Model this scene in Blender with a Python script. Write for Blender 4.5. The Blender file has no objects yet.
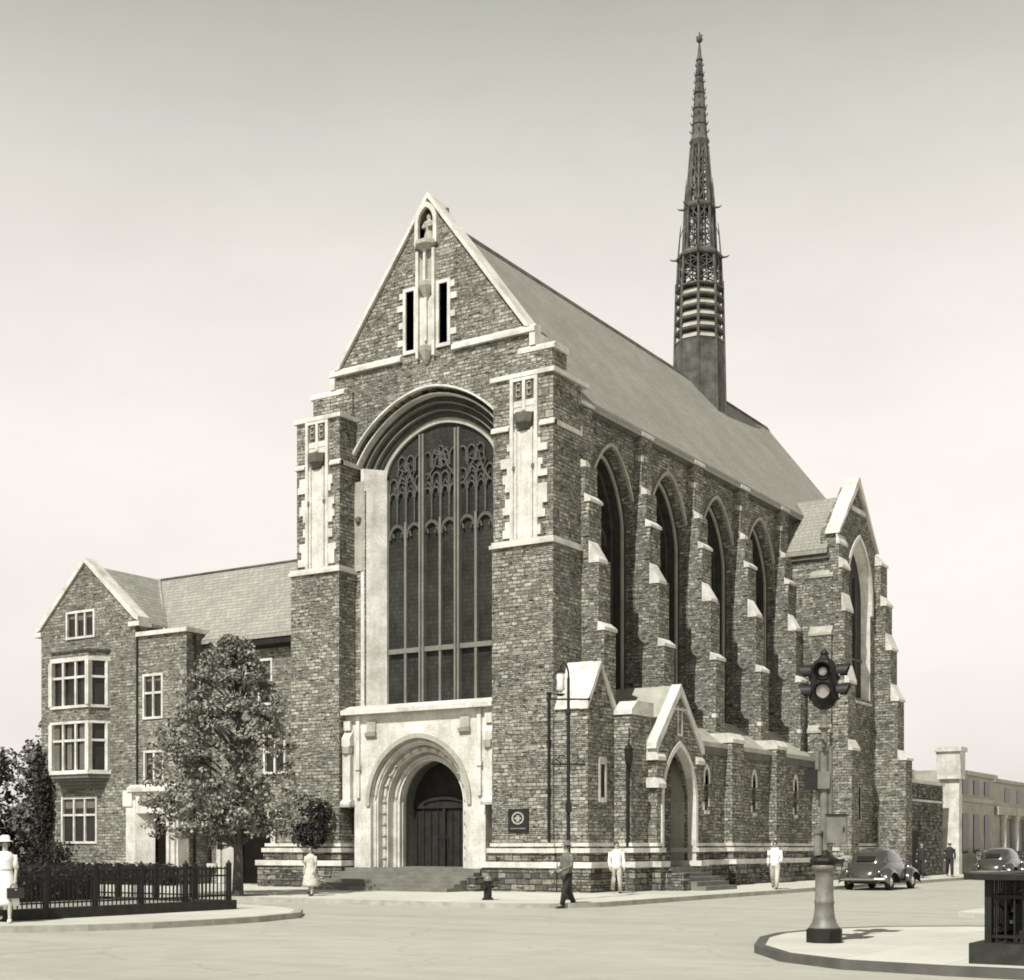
import bpy, bmesh, math, random
from mathutils import Vector, Matrix
from mathutils.geometry import tessellate_polygon
random.seed(7)
S = bpy.context.scene
COL = S.collection
rad = math.radians

# ------------------------------------------------------------------ materials
def tone(v):
    """a photographic sepia grey of linear brightness v"""
    if v < 0.45:
        return (v * 1.015, v * 1.0, v * 0.83, 1)
    k = min(1, (v - 0.45) / 0.35)
    return (v * (1.015 + 0.025 * k), v * (1.0 - 0.01 * k), v * (0.83 + 0.13 * k), 1)

def nodes(name):
    m = bpy.data.materials.new(name); m.use_nodes = True
    nt = m.node_tree; b = nt.nodes['Principled BSDF']
    return m, nt, b

def N(nt, t, **kw):
    n = nt.nodes.new(t)
    for k, v in kw.items():
        setattr(n, k, v)
    return n

def math_(nt, op, a, b=None):
    n = N(nt, 'ShaderNodeMath', operation=op)
    for i, x in enumerate((a, b)):
        if x is None: continue
        if isinstance(x, (int, float)): n.inputs[i].default_value = x
        else: nt.links.new(x, n.inputs[i])
    return n.outputs[0]

def mixc(nt, fac, a, b, mode='MIX'):
    n = N(nt, 'ShaderNodeMix', data_type='RGBA', blend_type=mode)
    for i, x in ((0, fac), (6, a), (7, b)):
        if isinstance(x, (int, float)): n.inputs[i].default_value = x
        elif isinstance(x, tuple): n.inputs[i].default_value = x
        else: nt.links.new(x, n.inputs[i])
    return n.outputs[2]

def wallcoords(nt, zs=1.0):
    g = N(nt, 'ShaderNodeNewGeometry')
    sp = N(nt, 'ShaderNodeSeparateXYZ'); nt.links.new(g.outputs['Position'], sp.inputs[0])
    sn = N(nt, 'ShaderNodeSeparateXYZ'); nt.links.new(g.outputs['True Normal'], sn.inputs[0])
    ax = math_(nt, 'ABSOLUTE', sn.outputs[0]); ay = math_(nt, 'ABSOLUTE', sn.outputs[1])
    side = math_(nt, 'GREATER_THAN', ax, ay)
    d = math_(nt, 'SUBTRACT', sp.outputs[1], sp.outputs[0])
    u = math_(nt, 'ADD', sp.outputs[0], math_(nt, 'MULTIPLY', d, side))
    u = math_(nt, 'ADD', u, math_(nt, 'MULTIPLY', side, 0.137))
    z = math_(nt, 'MULTIPLY', sp.outputs[2], zs)
    c = N(nt, 'ShaderNodeCombineXYZ'); nt.links.new(u, c.inputs[0]); nt.links.new(z, c.inputs[1])
    return c.outputs[0], u, z, g.outputs['Position']

def noise(nt, vec, scale, detail=4, rough=0.55):
    n = N(nt, 'ShaderNodeTexNoise'); n.inputs['Scale'].default_value = scale
    n.inputs['Detail'].default_value = detail; n.inputs['Roughness'].default_value = rough
    if vec is not None: nt.links.new(vec, n.inputs['Vector'])
    return n.outputs['Fac']

def ramp(nt, fac, lo, hi, a=0.0, b=1.0):
    n = N(nt, 'ShaderNodeMapRange'); nt.links.new(fac, n.inputs[0])
    n.inputs[1].default_value = lo; n.inputs[2].default_value = hi
    n.inputs[3].default_value = a; n.inputs[4].default_value = b
    return n.outputs[0]

def brick(nt, vec, w, h, c1, c2, mo, ms=0.016):
    n = N(nt, 'ShaderNodeTexBrick')
    n.offset = 0.5; n.offset_frequency = 2; n.squash = 0.68; n.squash_frequency = 3
    nt.links.new(vec, n.inputs['Vector'])
    n.inputs['Color1'].default_value = tone(c1); n.inputs['Color2'].default_value = tone(c2)
    n.inputs['Mortar'].default_value = tone(mo); n.inputs['Scale'].default_value = 1
    n.inputs['Mortar Size'].default_value = ms; n.inputs['Mortar Smooth'].default_value = 0.3
    n.inputs['Brick Width'].default_value = w; n.inputs['Row Height'].default_value = h
    return n.outputs['Color'], n.outputs['Fac']

def mat_ashlar(name, c1, c2, mo, w=0.62, h=0.215, bump=0.7):
    m, nt, b = nodes(name)
    v, u, z, pos = wallcoords(nt)
    wob = N(nt, 'ShaderNodeTexNoise'); wob.inputs['Scale'].default_value = 3.2; wob.inputs['Detail'].default_value = 4
    nt.links.new(v, wob.inputs['Vector'])
    vm = N(nt, 'ShaderNodeVectorMath', operation='MULTIPLY_ADD')
    nt.links.new(wob.outputs['Color'], vm.inputs[0]); vm.inputs[1].default_value = (0.06, 0.035, 0)
    nt.links.new(v, vm.inputs[2]); v2 = vm.outputs[0]
    ca, fa = brick(nt, v2, w, h, c1, c2, mo)
    cb, fb = brick(nt, v2, w * 0.62, h / 2, c1, c2, mo, 0.014)
    cc, fc = brick(nt, v2, w * 1.45, h * 2, c1 * 1.1, c2 * 0.9, mo, 0.013)
    cu = math_(nt, 'FLOOR', math_(nt, 'DIVIDE', u, w * 1.9)); cz = math_(nt, 'FLOOR', math_(nt, 'DIVIDE', z, h * 2))
    cm = N(nt, 'ShaderNodeCombineXYZ'); nt.links.new(cu, cm.inputs[0]); nt.links.new(cz, cm.inputs[1])
    wn = N(nt, 'ShaderNodeTexWhiteNoise', noise_dimensions='2D'); nt.links.new(cm.outputs[0], wn.inputs['Vector'])
    s1 = math_(nt, 'GREATER_THAN', wn.outputs['Value'], 0.62); s2 = math_(nt, 'LESS_THAN', wn.outputs['Value'], 0.05)
    col = mixc(nt, s2, mixc(nt, s1, ca, cb), cc)
    fm = math_(nt, 'ADD', math_(nt, 'MULTIPLY', fa, math_(nt, 'SUBTRACT', 1, s1)), math_(nt, 'MULTIPLY', fb, s1))
    big = noise(nt, pos, 0.35, 3); fine = noise(nt, pos, 9, 5, 0.7); mid = noise(nt, v, 3.2, 3)
    col = mixc(nt, 1.0, col, mixc(nt, ramp(nt, big, 0.3, 0.7), (0.80, 0.80, 0.80, 1), (1.15, 1.15, 1.15, 1)), 'MULTIPLY')
    col = mixc(nt, 1.0, col, mixc(nt, ramp(nt, fine, 0.3, 0.7), (0.62, 0.62, 0.62, 1), (1.32, 1.32, 1.32, 1)), 'MULTIPLY')
    col = mixc(nt, 1.0, col, mixc(nt, ramp(nt, mid, 0.35, 0.65), (0.85, 0.85, 0.85, 1), (1.12, 1.12, 1.12, 1)), 'MULTIPLY')
    mp = N(nt, 'ShaderNodeMapping'); mp.inputs['Scale'].default_value = (1.0 / w, 1.35 / h, 1); nt.links.new(v, mp.inputs[0])
    dash = noise(nt, mp.outputs[0], 1.0, 3, 0.7)
    col = mixc(nt, math_(nt, 'MULTIPLY', ramp(nt, dash, 0.58, 0.66), 0.9), col, tone(0.018))  # dark dashes: bed-joint shadows painted into the stone colour
    col = mixc(nt, math_(nt, 'MULTIPLY', ramp(nt, dash, 0.36, 0.28), 0.6), col, tone(0.5))
    nt.links.new(col, b.inputs['Base Color']); b.inputs['Roughness'].default_value = 0.92; b.inputs['Specular IOR Level'].default_value = 0.08
    lum = N(nt, 'ShaderNodeRGBToBW'); nt.links.new(ca, lum.inputs[0])
    hgt = math_(nt, 'ADD', math_(nt, 'MULTIPLY', math_(nt, 'SUBTRACT', 1, fm), 0.8),
                math_(nt, 'SUBTRACT', math_(nt, 'ADD', math_(nt, 'MULTIPLY', fine, 0.9), math_(nt, 'MULTIPLY', lum.outputs[0], 1.2)), math_(nt, 'MULTIPLY', ramp(nt, dash, 0.56, 0.66), 1.2)))
    bp = N(nt, 'ShaderNodeBump'); bp.inputs['Strength'].default_value = bump; bp.inputs['Distance'].default_value = 0.045
    nt.links.new(hgt, bp.inputs['Height']); nt.links.new(bp.outputs[0], b.inputs['Normal'])
    return m

def mat_trim(name, v, var=0.16, stain=0.25, joints=True):
    m, nt, b = nodes(name)
    vec, u, z, pos = wallcoords(nt)
    big = noise(nt, pos, 1.3, 5, 0.65); fine = noise(nt, pos, 14, 4, 0.7)
    col = mixc(nt, ramp(nt, big, 0.35, 0.7), tone(v), tone(v * (1 - stain)))
    col = mixc(nt, 1.0, col, mixc(nt, ramp(nt, fine, 0.3, 0.7), (1 - var,) * 3 + (1,), (1.08, 1.08, 1.08, 1)), 'MULTIPLY')
    mp = N(nt, 'ShaderNodeMapping'); mp.inputs['Scale'].default_value = (5.0, 0.45, 1); nt.links.new(vec, mp.inputs[0])
    run = noise(nt, mp.outputs[0], 1.0, 4, 0.65)
    col = mixc(nt, ramp(nt, run, 0.52, 0.75, 0.0, stain * 1.2), col, tone(v * 0.35))
    if joints:
        cj, fj = brick(nt, vec, 1.1, 0.48, 1, 1, 0.5, 0.009)
        col = mixc(nt, math_(nt, 'MULTIPLY', fj, 0.35), col, tone(v * 0.5))
    nt.links.new(col, b.inputs['Base Color']); b.inputs['Roughness'].default_value = 0.85
    bp = N(nt, 'ShaderNodeBump'); bp.inputs['Strength'].default_value = 0.25; bp.inputs['Distance'].default_value = 0.02
    nt.links.new(fine, bp.inputs['Height']); nt.links.new(bp.outputs[0], b.inputs['Normal'])
    return m

def mat_slate(name, c1, c2, w=0.32, h=0.2):
    m, nt, b = nodes(name)
    v, u, z, pos = wallcoords(nt)
    c, f = brick(nt, v, w, h, c1, c2, c1 * 0.55, 0.012)
    big = noise(nt, pos, 0.5, 4, 0.6); fine = noise(nt, pos, 6, 4)
    c = mixc(nt, 1.0, c, mixc(nt, ramp(nt, big, 0.3, 0.7), (0.86, 0.86, 0.86, 1), (1.1, 1.1, 1.1, 1)), 'MULTIPLY')
    c = mixc(nt, 1.0, c, mixc(nt, ramp(nt, fine, 0.3, 0.7), (0.9, 0.9, 0.9, 1), (1.08, 1.08, 1.08, 1)), 'MULTIPLY')
    nt.links.new(c, b.inputs['Base Color']); b.inputs['Roughness'].default_value = 0.75
    bp = N(nt, 'ShaderNodeBump'); bp.inputs['Strength'].default_value = 0.5; bp.inputs['Distance'].default_value = 0.02
    nt.links.new(math_(nt, 'ADD', math_(nt, 'SUBTRACT', 1, f), fine), bp.inputs['Height']); nt.links.new(bp.outputs[0], b.inputs['Normal'])
    return m

def mat_plain(name, v, rough=0.7, scale=6, var=0.2, metal=0.0, spec=0.5, bump=0.0, coat=0.0, col=None):
    m, nt, b = nodes(name)
    tc = N(nt, 'ShaderNodeTexCoord')
    n = noise(nt, tc.outputs['Object'], scale, 4, 0.6)
    base = col or tone(v)
    c = mixc(nt, 1.0, base, mixc(nt, ramp(nt, n, 0.3, 0.7), (1 - var,) * 3 + (1,), (1 + var * 0.6,) * 3 + (1,)), 'MULTIPLY')
    nt.links.new(c, b.inputs['Base Color'])
    b.inputs['Roughness'].default_value = rough; b.inputs['Metallic'].default_value = metal
    b.inputs['Specular IOR Level'].default_value = spec; b.inputs['Coat Weight'].default_value = coat
    if bump:
        bp = N(nt, 'ShaderNodeBump'); bp.inputs['Strength'].default_value = bump; bp.inputs['Distance'].default_value = 0.02
        nt.links.new(n, bp.inputs['Height']); nt.links.new(bp.outputs[0], b.inputs['Normal'])
    return m

def mat_ground(name, v, joint=None, stain=0.12, sx=1.5, sy=1.5, streak=False):
    m, nt, b = nodes(name)
    g = N(nt, 'ShaderNodeNewGeometry'); pos = g.outputs['Position']
    big = noise(nt, pos, 0.12, 5, 0.6); mid = noise(nt, pos, 1.1, 5, 0.65); fine = noise(nt, pos, 30, 3, 0.7)
    c = mixc(nt, ramp(nt, big, 0.3, 0.7), tone(v * (1 - stain)), tone(v * (1 + stain * 0.5)))
    c = mixc(nt, 1.0, c, mixc(nt, ramp(nt, mid, 0.3, 0.72), (0.88, 0.88, 0.88, 1), (1.05, 1.05, 1.05, 1)), 'MULTIPLY')
    c = mixc(nt, 1.0, c, mixc(nt, ramp(nt, fine, 0.25, 0.75), (0.86, 0.86, 0.86, 1), (1.1, 1.1, 1.1, 1)), 'MULTIPLY')
    if streak:
        mp = N(nt, 'ShaderNodeMapping'); mp.inputs['Scale'].default_value = (0.05, 0.9, 1)
        nt.links.new(pos, mp.inputs[0]); st = noise(nt, mp.outputs[0], 1.0, 4, 0.6)
        c = mixc(nt, 1.0, c, mixc(nt, ramp(nt, st, 0.35, 0.68), (0.92, 0.92, 0.92, 1), (1.04, 1.04, 1.04, 1)), 'MULTIPLY')
        vo = N(nt, 'ShaderNodeTexVoronoi', feature='DISTANCE_TO_EDGE'); vo.inputs['Scale'].default_value = 0.22
        wp = N(nt, 'ShaderNodeVectorMath', operation='MULTIPLY_ADD')
        nz = N(nt, 'ShaderNodeTexNoise'); nz.inputs['Scale'].default_value = 0.9; nz.inputs['Detail'].default_value = 4
        nt.links.new(pos, nz.inputs['Vector'])
        nt.links.new(nz.outputs['Color'], wp.inputs[0]); wp.inputs[1].default_value = (1.6, 1.6, 0); nt.links.new(pos, wp.inputs[2])
        nt.links.new(wp.outputs[0], vo.inputs['Vector'])
        ck = math_(nt, 'LESS_THAN', vo.outputs['Distance'], 0.006)
        c = mixc(nt, math_(nt, 'MULTIPLY', ck, 0.22), c, tone(v * 0.4))
    if joint:
        bk = N(nt, 'ShaderNodeTexBrick'); bk.offset = 0.0
        nt.links.new(pos, bk.inputs['Vector']); bk.inputs['Scale'].default_value = 1
        bk.inputs['Brick Width'].default_value = sx; bk.inputs['Row Height'].default_value = sy
        bk.inputs['Mortar Size'].default_value = 0.012
        bk.inputs['Color1'].default_value = (0.94, 0.94, 0.94, 1); bk.inputs['Color2'].default_value = (1.04, 1.04, 1.04, 1)
        bk.inputs['Mortar'].default_value = (joint, joint, joint, 1)
        c = mixc(nt, 1.0, c, bk.outputs['Color'], 'MULTIPLY')
    nt.links.new(c, b.inputs['Base Color']); b.inputs['Roughness'].default_value = 0.9
    b.inputs['Specular IOR Level'].default_value = 0.25
    bp = N(nt, 'ShaderNodeBump'); bp.inputs['Strength'].default_value = 0.2; bp.inputs['Distance'].default_value = 0.01
    nt.links.new(fine, bp.inputs['Height']); nt.links.new(bp.outputs[0], b.inputs['Normal'])
    return m

def mat_leaf(name, lo, hi, trans=0.25):
    m, nt, b = nodes(name)
    g = N(nt, 'ShaderNodeNewGeometry')
    c = mixc(nt, ramp(nt, g.outputs['Random Per Island'], 0, 1), tone(lo), tone(hi))
    nt.links.new(c, b.inputs['Base Color']); b.inputs['Roughness'].default_value = 0.55
    b.inputs['Specular IOR Level'].default_value = 0.2
    return m

def mat_leaded(name, v=0.03):
    m, nt, b = nodes(name)
    vec, u, z, pos = wallcoords(nt)
    c, f = brick(nt, vec, 0.13, 0.17, v * 0.8, v * 1.2, v * 0.5, 0.012)
    n = noise(nt, pos, 0.9, 4, 0.6)
    c = mixc(nt, 1.0, c, mixc(nt, ramp(nt, n, 0.35, 0.68), (0.7, 0.7, 0.7, 1), (1.35, 1.35, 1.35, 1)), 'MULTIPLY')
    nt.links.new(c, b.inputs['Base Color']); b.inputs['Roughness'].default_value = 0.5
    b.inputs['Specular IOR Level'].default_value = 0.12
    return m

M = {}
M['stone'] = mat_ashlar('rubble_ashlar', 0.15, 0.41, 0.11, 0.32, 0.13, 0.8)
M['stone_dark'] = mat_ashlar('base_ashlar', 0.07, 0.28, 0.04, 0.5, 0.2, 0.9)
M['house_stone'] = mat_ashlar('house_ashlar', 0.14, 0.34, 0.12, 0.34, 0.125, 0.6)
M['hazed_stone'] = mat_trim('haze_paled_masonry', 0.42, 0.15, 0.3)  # paler than the near walls: distance haze put into the colour
M['trim'] = mat_trim('limestone', 0.69, 0.22, 0.42)
M['trim_grey'] = mat_trim('weathered_limestone', 0.42, 0.22, 0.35)
M['trim_dark'] = mat_trim('dark_limestone', 0.16, 0.3, 0.45, False)  # darker limestone tone for niche backs, linings, corbels and gutters
M['slate'] = mat_slate('slate', 0.235, 0.275)
M['slate2'] = mat_slate('house_slate', 0.24, 0.31, 0.3, 0.17)
M['order'] = mat_plain('recess_shaded_stone', 0.055, 0.9, 3, 0.4, 0.0, 0.2)  # near-black colour paints the shade of the recessed arch and window orders
M['lead'] = mat_plain('lead_sheet', 0.095, 0.7, 1.6, 0.6, 0.0, 0.25)
M['lead_light'] = mat_plain('pale_lead', 0.33, 0.6, 2, 0.25)
M['glass'] = mat_leaded('leaded_glass', 0.034)
M['pane'] = mat_plain('window_pane', 0.024, 0.22, 0.7, 0.5, 0.0, 0.3)
M['mullion'] = mat_trim('mullion_stone', 0.19, 0.2, 0.3, False)
M['tracery'] = mat_trim('tracery_stone', 0.10, 0.25, 0.4, False)
M['white_wood'] = mat_plain('white_paint', 0.72, 0.5, 5, 0.1)
M['oak'] = mat_plain('dark_oak', 0.022, 0.7, 3, 0.4, spec=0.2)
M['iron'] = mat_plain('black_iron', 0.016, 0.55, 8, 0.3, 0.0, 0.25)
M['iron_grey'] = mat_plain('grey_painted_iron', 0.15, 0.5, 5, 0.35)
M['pipe'] = mat_plain('downpipe', 0.018, 0.7, 4, 0.3, spec=0.2)
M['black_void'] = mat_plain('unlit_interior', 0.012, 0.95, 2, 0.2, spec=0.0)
M['street'] = mat_ground('street_surface', 0.385, None, 0.06, streak=True)
M['sidewalk'] = mat_ground('pavement', 0.52, 0.78, 0.12)
M['kerb'] = mat_plain('kerb_stone', 0.34, 0.85, 2.5, 0.3)
M['kerb_steel'] = mat_plain('steel_kerb', 0.085, 0.6, 2.5, 0.3)
M['gravel'] = mat_ground('lawn_surface', 0.33, None, 0.25)
M['granite'] = mat_plain('dark_granite', 0.035, 0.8, 6, 0.35, spec=0.2)
M['step'] = mat_plain('step_stone', 0.16, 0.85, 2.0, 0.3)
M['leaf'] = mat_leaf('plane_leaf', 0.06, 0.36)
M['leaf_dark'] = mat_leaf('evergreen_leaf', 0.012, 0.04)
M['leaf_hazed'] = mat_leaf('haze_lifted_leaf', 0.05, 0.15)  # leaf tones raised to paint in the haze of distance
M['bark'] = mat_plain('bark', 0.07, 0.9, 4, 0.4, bump=0.5)
M['skin'] = mat_plain('skin', 0.36, 0.6, 8, 0.08)
M['hair'] = mat_plain('hair', 0.025, 0.6, 20, 0.3)
M['cloth_white'] = mat_plain('white_cotton', 0.74, 0.85, 5, 0.10)
M['cloth_pale'] = mat_plain('pale_print_cotton', 0.50, 0.85, 9, 0.25)
M['cloth_grey'] = mat_plain('grey_wool', 0.13, 0.9, 9, 0.25)
M['cloth_dark'] = mat_plain('dark_wool', 0.025, 0.9, 9, 0.25)
M['leather'] = mat_plain('black_leather', 0.02, 0.4, 9, 0.2)
M['car'] = mat_plain('car_paint', 0.05, 0.22, 2, 0.1, 0.0, 0.5, coat=0.8)
M['car_dark'] = mat_plain('dark_car_paint', 0.05, 0.22, 2, 0.1, 0.0, 0.5, coat=0.8)
M['car_glass'] = mat_plain('car_glass', 0.02, 0.06, 2, 0.1, 0.0, 0.8)
M['chrome'] = mat_plain('chrome', 0.65, 0.18, 3, 0.05, 1.0)
M['rubber'] = mat_plain('rubber', 0.02, 0.8, 9, 0.2)
M['lens'] = mat_plain('signal_lens', 0.8, 0.12, 9, 0.15, 0.0, 0.8, coat=1.0)
M['lamp_glass'] = mat_plain('opal_glass', 0.7, 0.25, 5, 0.1)

# ------------------------------------------------------------------ mesh helpers
class MB:
    """collects geometry in a local frame (u along the wall, v into it, z up) and maps it to the world"""
    def __init__(s, frame=None):
        s.bm = bmesh.new(); s.f = frame or (lambda u, v, z: (u, v, z))
    def v(s, u, v, z): return s.bm.verts.new(s.f(u, v, z))
    def face(s, vs):
        try: return s.bm.faces.new(vs)
        except ValueError: return None
    def box(s, u0, u1, v0, v1, z0, z1):
        p = [s.v(u, v, z) for z in (z0, z1) for u, v in ((u0, v0), (u1, v0), (u1, v1), (u0, v1))]
        for q in ((0, 3, 2, 1), (4, 5, 6, 7), (0, 1, 5, 4), (1, 2, 6, 5), (2, 3, 7, 6), (3, 0, 4, 7)):
            s.face([p[i] for i in q])
        return s
    def _ext(s, poly, holes, put, a, b):
        loops = [poly] + list(holes)
        flat = [p for l in loops for p in l]
        tris = tessellate_polygon([[Vector((p[0], p[1], 0)) for p in l] for l in loops])
        A = [s.bm.verts.new(s.f(*put(p, a))) for p in flat]; B = [s.bm.verts.new(s.f(*put(p, b))) for p in flat]
        for t in tris:
            s.face([A[i] for i in t]); s.face([B[i] for i in reversed(t)])
        o = 0
        for l in loops:
            n = len(l)
            for i in range(n):
                j = (i + 1) % n
                s.face([A[o + i], A[o + j], B[o + j], B[o + i]])
            o += n
        return s
    def ext(s, poly, v0, v1, holes=()):            # (u,z) outline extruded in depth
        return s._ext(poly, holes, lambda p, k: (p[0], k, p[1]), v0, v1)
    def exth(s, poly, z0, z1, holes=()):           # (u,v) plan extruded upward
        return s._ext(poly, holes, lambda p, k: (p[0], p[1], k), z0, z1)
    def extu(s, poly, u0, u1):                     # (v,z) profile run along the wall
        return s._ext(poly, (), lambda p, k: (k, p[0], p[1]), u0, u1)
    def ring(s, out, inn, v0, v1):                 # band between two open paths of equal length
        n = len(out); g = []
        for p, q in zip(out, inn):
            g.append([s.v(p[0], v0, p[1]), s.v(q[0], v0, q[1]), s.v(q[0], v1, q[1]), s.v(p[0], v1, p[1])])
        for i in range(n - 1):
            for k in range(4):
                l = (k + 1) % 4
                s.face([g[i][k], g[i][l], g[i + 1][l], g[i + 1][k]])
        s.face(g[0]); s.face(g[-1][::-1])
        return s
    def loft(s, A, va, B, vb, t=0.06):             # splayed reveal of some thickness between two paths
        n = len(A); g = []
        for p, q in zip(A, B):
            g.append([s.v(p[0], va, p[1]), s.v(q[0], vb, q[1])])
        for i in range(n - 1):
            s.face([g[i][0], g[i][1], g[i + 1][1], g[i + 1][0]])
        return s
    def tube(s, pts, r, k=8, cap=True):
        pts = [Vector(p) for p in pts]; rs = r if isinstance(r, (list, tuple)) else [r] * len(pts)
        rings = []; up = Vector((0, 0, 1))
        for i, p in enumerate(pts):
            d = (pts[min(i + 1, len(pts) - 1)] - pts[max(i - 1, 0)]).normalized()
            a = d.cross(up)
            if a.length < 0.05: a = d.cross(Vector((1, 0, 0)))
            a.normalize(); b = d.cross(a).normalized()
            rings.append([s.v(*(p + (a * math.cos(6.28318 * j / k) + b * math.sin(6.28318 * j / k)) * rs[i])) for j in range(k)])
        for i in range(len(rings) - 1):
            for j in range(k):
                l = (j + 1) % k
                s.face([rings[i][j], rings[i][l], rings[i + 1][l], rings[i + 1][j]])
        if cap:
            s.face(rings[0][::-1]); s.face(rings[-1])
        return s
    def lathe(s, prof, c=(0, 0), k=16, ph=0.0, sq=1.0):    # prof [(r,z)] about a vertical axis
        rings = []
        for r, z in prof:
            rings.append([s.v(c[0] + r * math.cos(ph + 6.28318 * j / k), c[1] + sq * r * math.sin(ph + 6.28318 * j / k), z) for j in range(k)])
        for i in range(len(rings) - 1):
            for j in range(k):
                l = (j + 1) % k
                s.face([rings[i][j], rings[i][l], rings[i + 1][l], rings[i + 1][j]])
        s.face(rings[0][::-1]); s.face(rings[-1])
        return s
    def ball(s, c, r, k=10, sz=1.0):
        pr = [(r * math.sin(math.pi * i / k) + 1e-4, c[2] - sz * r * math.cos(math.pi * i / k)) for i in range(k + 1)]
        return s.lathe(pr, c[:2], 12)
    def build(s, name, mat, parent=None, smooth=False, bevel=0.0, split=True):
        bm = s.bm
        if bevel:
            es = [e for e in bm.edges if len(e.link_faces) == 2 and e.calc_face_angle(0) > 0.5]
            bmesh.ops.bevel(bm, geom=es, offset=bevel, segments=1, affect='EDGES', clamp_overlap=True)
        bmesh.ops.recalc_face_normals(bm, faces=bm.faces)
        groups = s.clusters() if (parent is not None and split) else [None]
        if len(groups) > 60: groups = [None]
        first = None
        for g in groups:
            me = bpy.data.meshes.new(name)
            if g is None: bm.to_mesh(me)
            else:
                idx = {v: i for i, v in enumerate(g)}
                fs = [[idx[v] for v in f.verts] for f in bm.faces if f.verts[0] in idx]
                me.from_pydata([v.co[:] for v in g], [], fs)
            if smooth:
                for p in me.polygons: p.use_smooth = True
            me.materials.append(M[mat])
            o = bpy.data.objects.new(name, me); COL.objects.link(o)
            if parent is not None:
                o.parent = parent
                o.matrix_parent_inverse = parent_world(parent).inverted()
            first = first or o
        bm.free()
        return first
    def clusters(s, tol=0.012):
        """vertex lists of the pieces that stand apart from one another"""
        seen = set(); isl = []
        for v0 in s.bm.verts:
            if v0 in seen: continue
            st = [v0]; seen.add(v0); g = []
            while st:
                v = st.pop(); g.append(v)
                for e in v.link_edges:
                    w = e.other_vert(v)
                    if w not in seen: seen.add(w); st.append(w)
            lo = [min(v.co[k] for v in g) - tol for k in range(3)]; hi = [max(v.co[k] for v in g) + tol for k in range(3)]
            isl.append([g, lo, hi])
        n = len(isl); par = list(range(n))
        def root(i):
            while par[i] != i: i = par[i]
            return i
        if n > 700: return [None]
        for i in range(n):
            for j in range(i):
                if all(isl[i][1][k] <= isl[j][2][k] and isl[j][1][k] <= isl[i][2][k] for k in range(3)): par[root(i)] = root(j)
        out = {}
        for i in range(n): out.setdefault(root(i), []).extend(isl[i][0])
        return list(out.values())

def parent_world(o):
    m = o.matrix_basis.copy()
    if o.parent: m = parent_world(o.parent) @ o.matrix_parent_inverse @ m
    return m

def tag(o, label, cat, group=None):
    o['label'] = label; o['category'] = cat
    if group: o['group'] = group
    return o

def thing(name, label, cat, loc=(0, 0, 0), rz=0, group=None):
    o = bpy.data.objects.new(name, None); COL.objects.link(o)
    o.location = loc; o.rotation_euler = (0, 0, rz); o.empty_display_size = 0.3
    return tag(o, label, cat, group)

def copy_tree(o, parent=None):
    c = o.copy(); COL.objects.link(c)
    if parent is not None: c.parent = parent
    for ch in [x for x in bpy.data.objects if x.parent == o]: copy_tree(ch, c)
    return c

def loc(o):       # frame of an Empty: geometry given in its local axes
    mw = parent_world(o)
    return lambda u, v, z: tuple(mw @ Vector((u, v, z)))

def front(y0): return lambda u, v, z: (u, y0 + v, z)
def side(x0): return lambda u, v, z: (x0 - v, u, z)

SOFT = [False]
def arch(a, r, n=28, p=1.8, q=0.6):
    """path of an arch from left springing to right springing"""
    pts = []
    for i in range(n + 1):
        u = -a * math.cos(math.pi * i / n)
        if SOFT[0]:
            z = r * max(0, 1 - (abs(u) / a) ** 1.55) ** 0.62
        elif r > a:
            c = (r * r - a * a) / (2 * a); R = a + c
            z = math.sqrt(max(0, R * R - (abs(u) + c) ** 2))
        else:
            z = r * max(0, 1 - (abs(u) / a) ** p) ** q
        pts.append((u, z))
    return pts
def archpath(uc, a, zs, r, zb, n=28):
    A = [(uc + u, zs + z) for u, z in arch(a, r, n)]
    return [(uc - a, zb)] + A + [(uc + a, zb)]

# ================================================================== SETTING
def sheet(name, poly, z0, z1, mat, holes=()):
    b = MB(); b.exth(poly, z0, z1, holes); o = b.build(name, mat); o['kind'] = 'structure'; return o
def inset(poly, d):
    n = len(poly); out = []
    for i in range(n):
        p0, p1, p2 = Vector(poly[i - 1]), Vector(poly[i]), Vector(poly[(i + 1) % n])
        a = (p1 - p0).normalized(); b = (p2 - p1).normalized()
        na = Vector((-a.y, a.x)); nb = Vector((-b.y, b.x)); m = (na + nb)
        m = m / max(0.3, m.length_squared) * 2
        out.append(tuple(p1 + m * d))
    return out

sheet('street', [(-700, -300), (700, -300), (700, 900), (-700, 900)], -0.5, 0.0, 'street')
def rounded(cx, cy, r, a0, a1, n=8):
    return [(cx + r * math.cos(rad(a0 + (a1 - a0) * i / n)), cy + r * math.sin(rad(a0 + (a1 - a0) * i / n))) for i in range(n + 1)]
walk = [(-120, -9.1)] + rounded(3.0, -6.4, 2.75, -90, 0) + [(5.75, 160), (-120, 160)]
wi = inset(walk, 0.18)
sheet('sidewalk', wi, -0.2, 0.13, 'sidewalk')
sheet('kerb', walk, -0.2, 0.137, 'kerb', [wi])
med_l = [(-120, -12.7), (-120, -24.9), (-1.2, -24.9), (0.6, -24.3), (1.7, -23.2), (2.5, -22.1), (2.95, -20.8), (3.12, -19.2), (3.08, -17.8), (2.6, -15.9), (1.4, -14.4), (-0.2, -13.3), (-2.4, -12.7)]
mi = inset(med_l, 0.2)
sheet('median', mi, -0.2, 0.125, 'sidewalk')
sheet('kerb', med_l, -0.2, 0.132, 'kerb', [mi])
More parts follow.
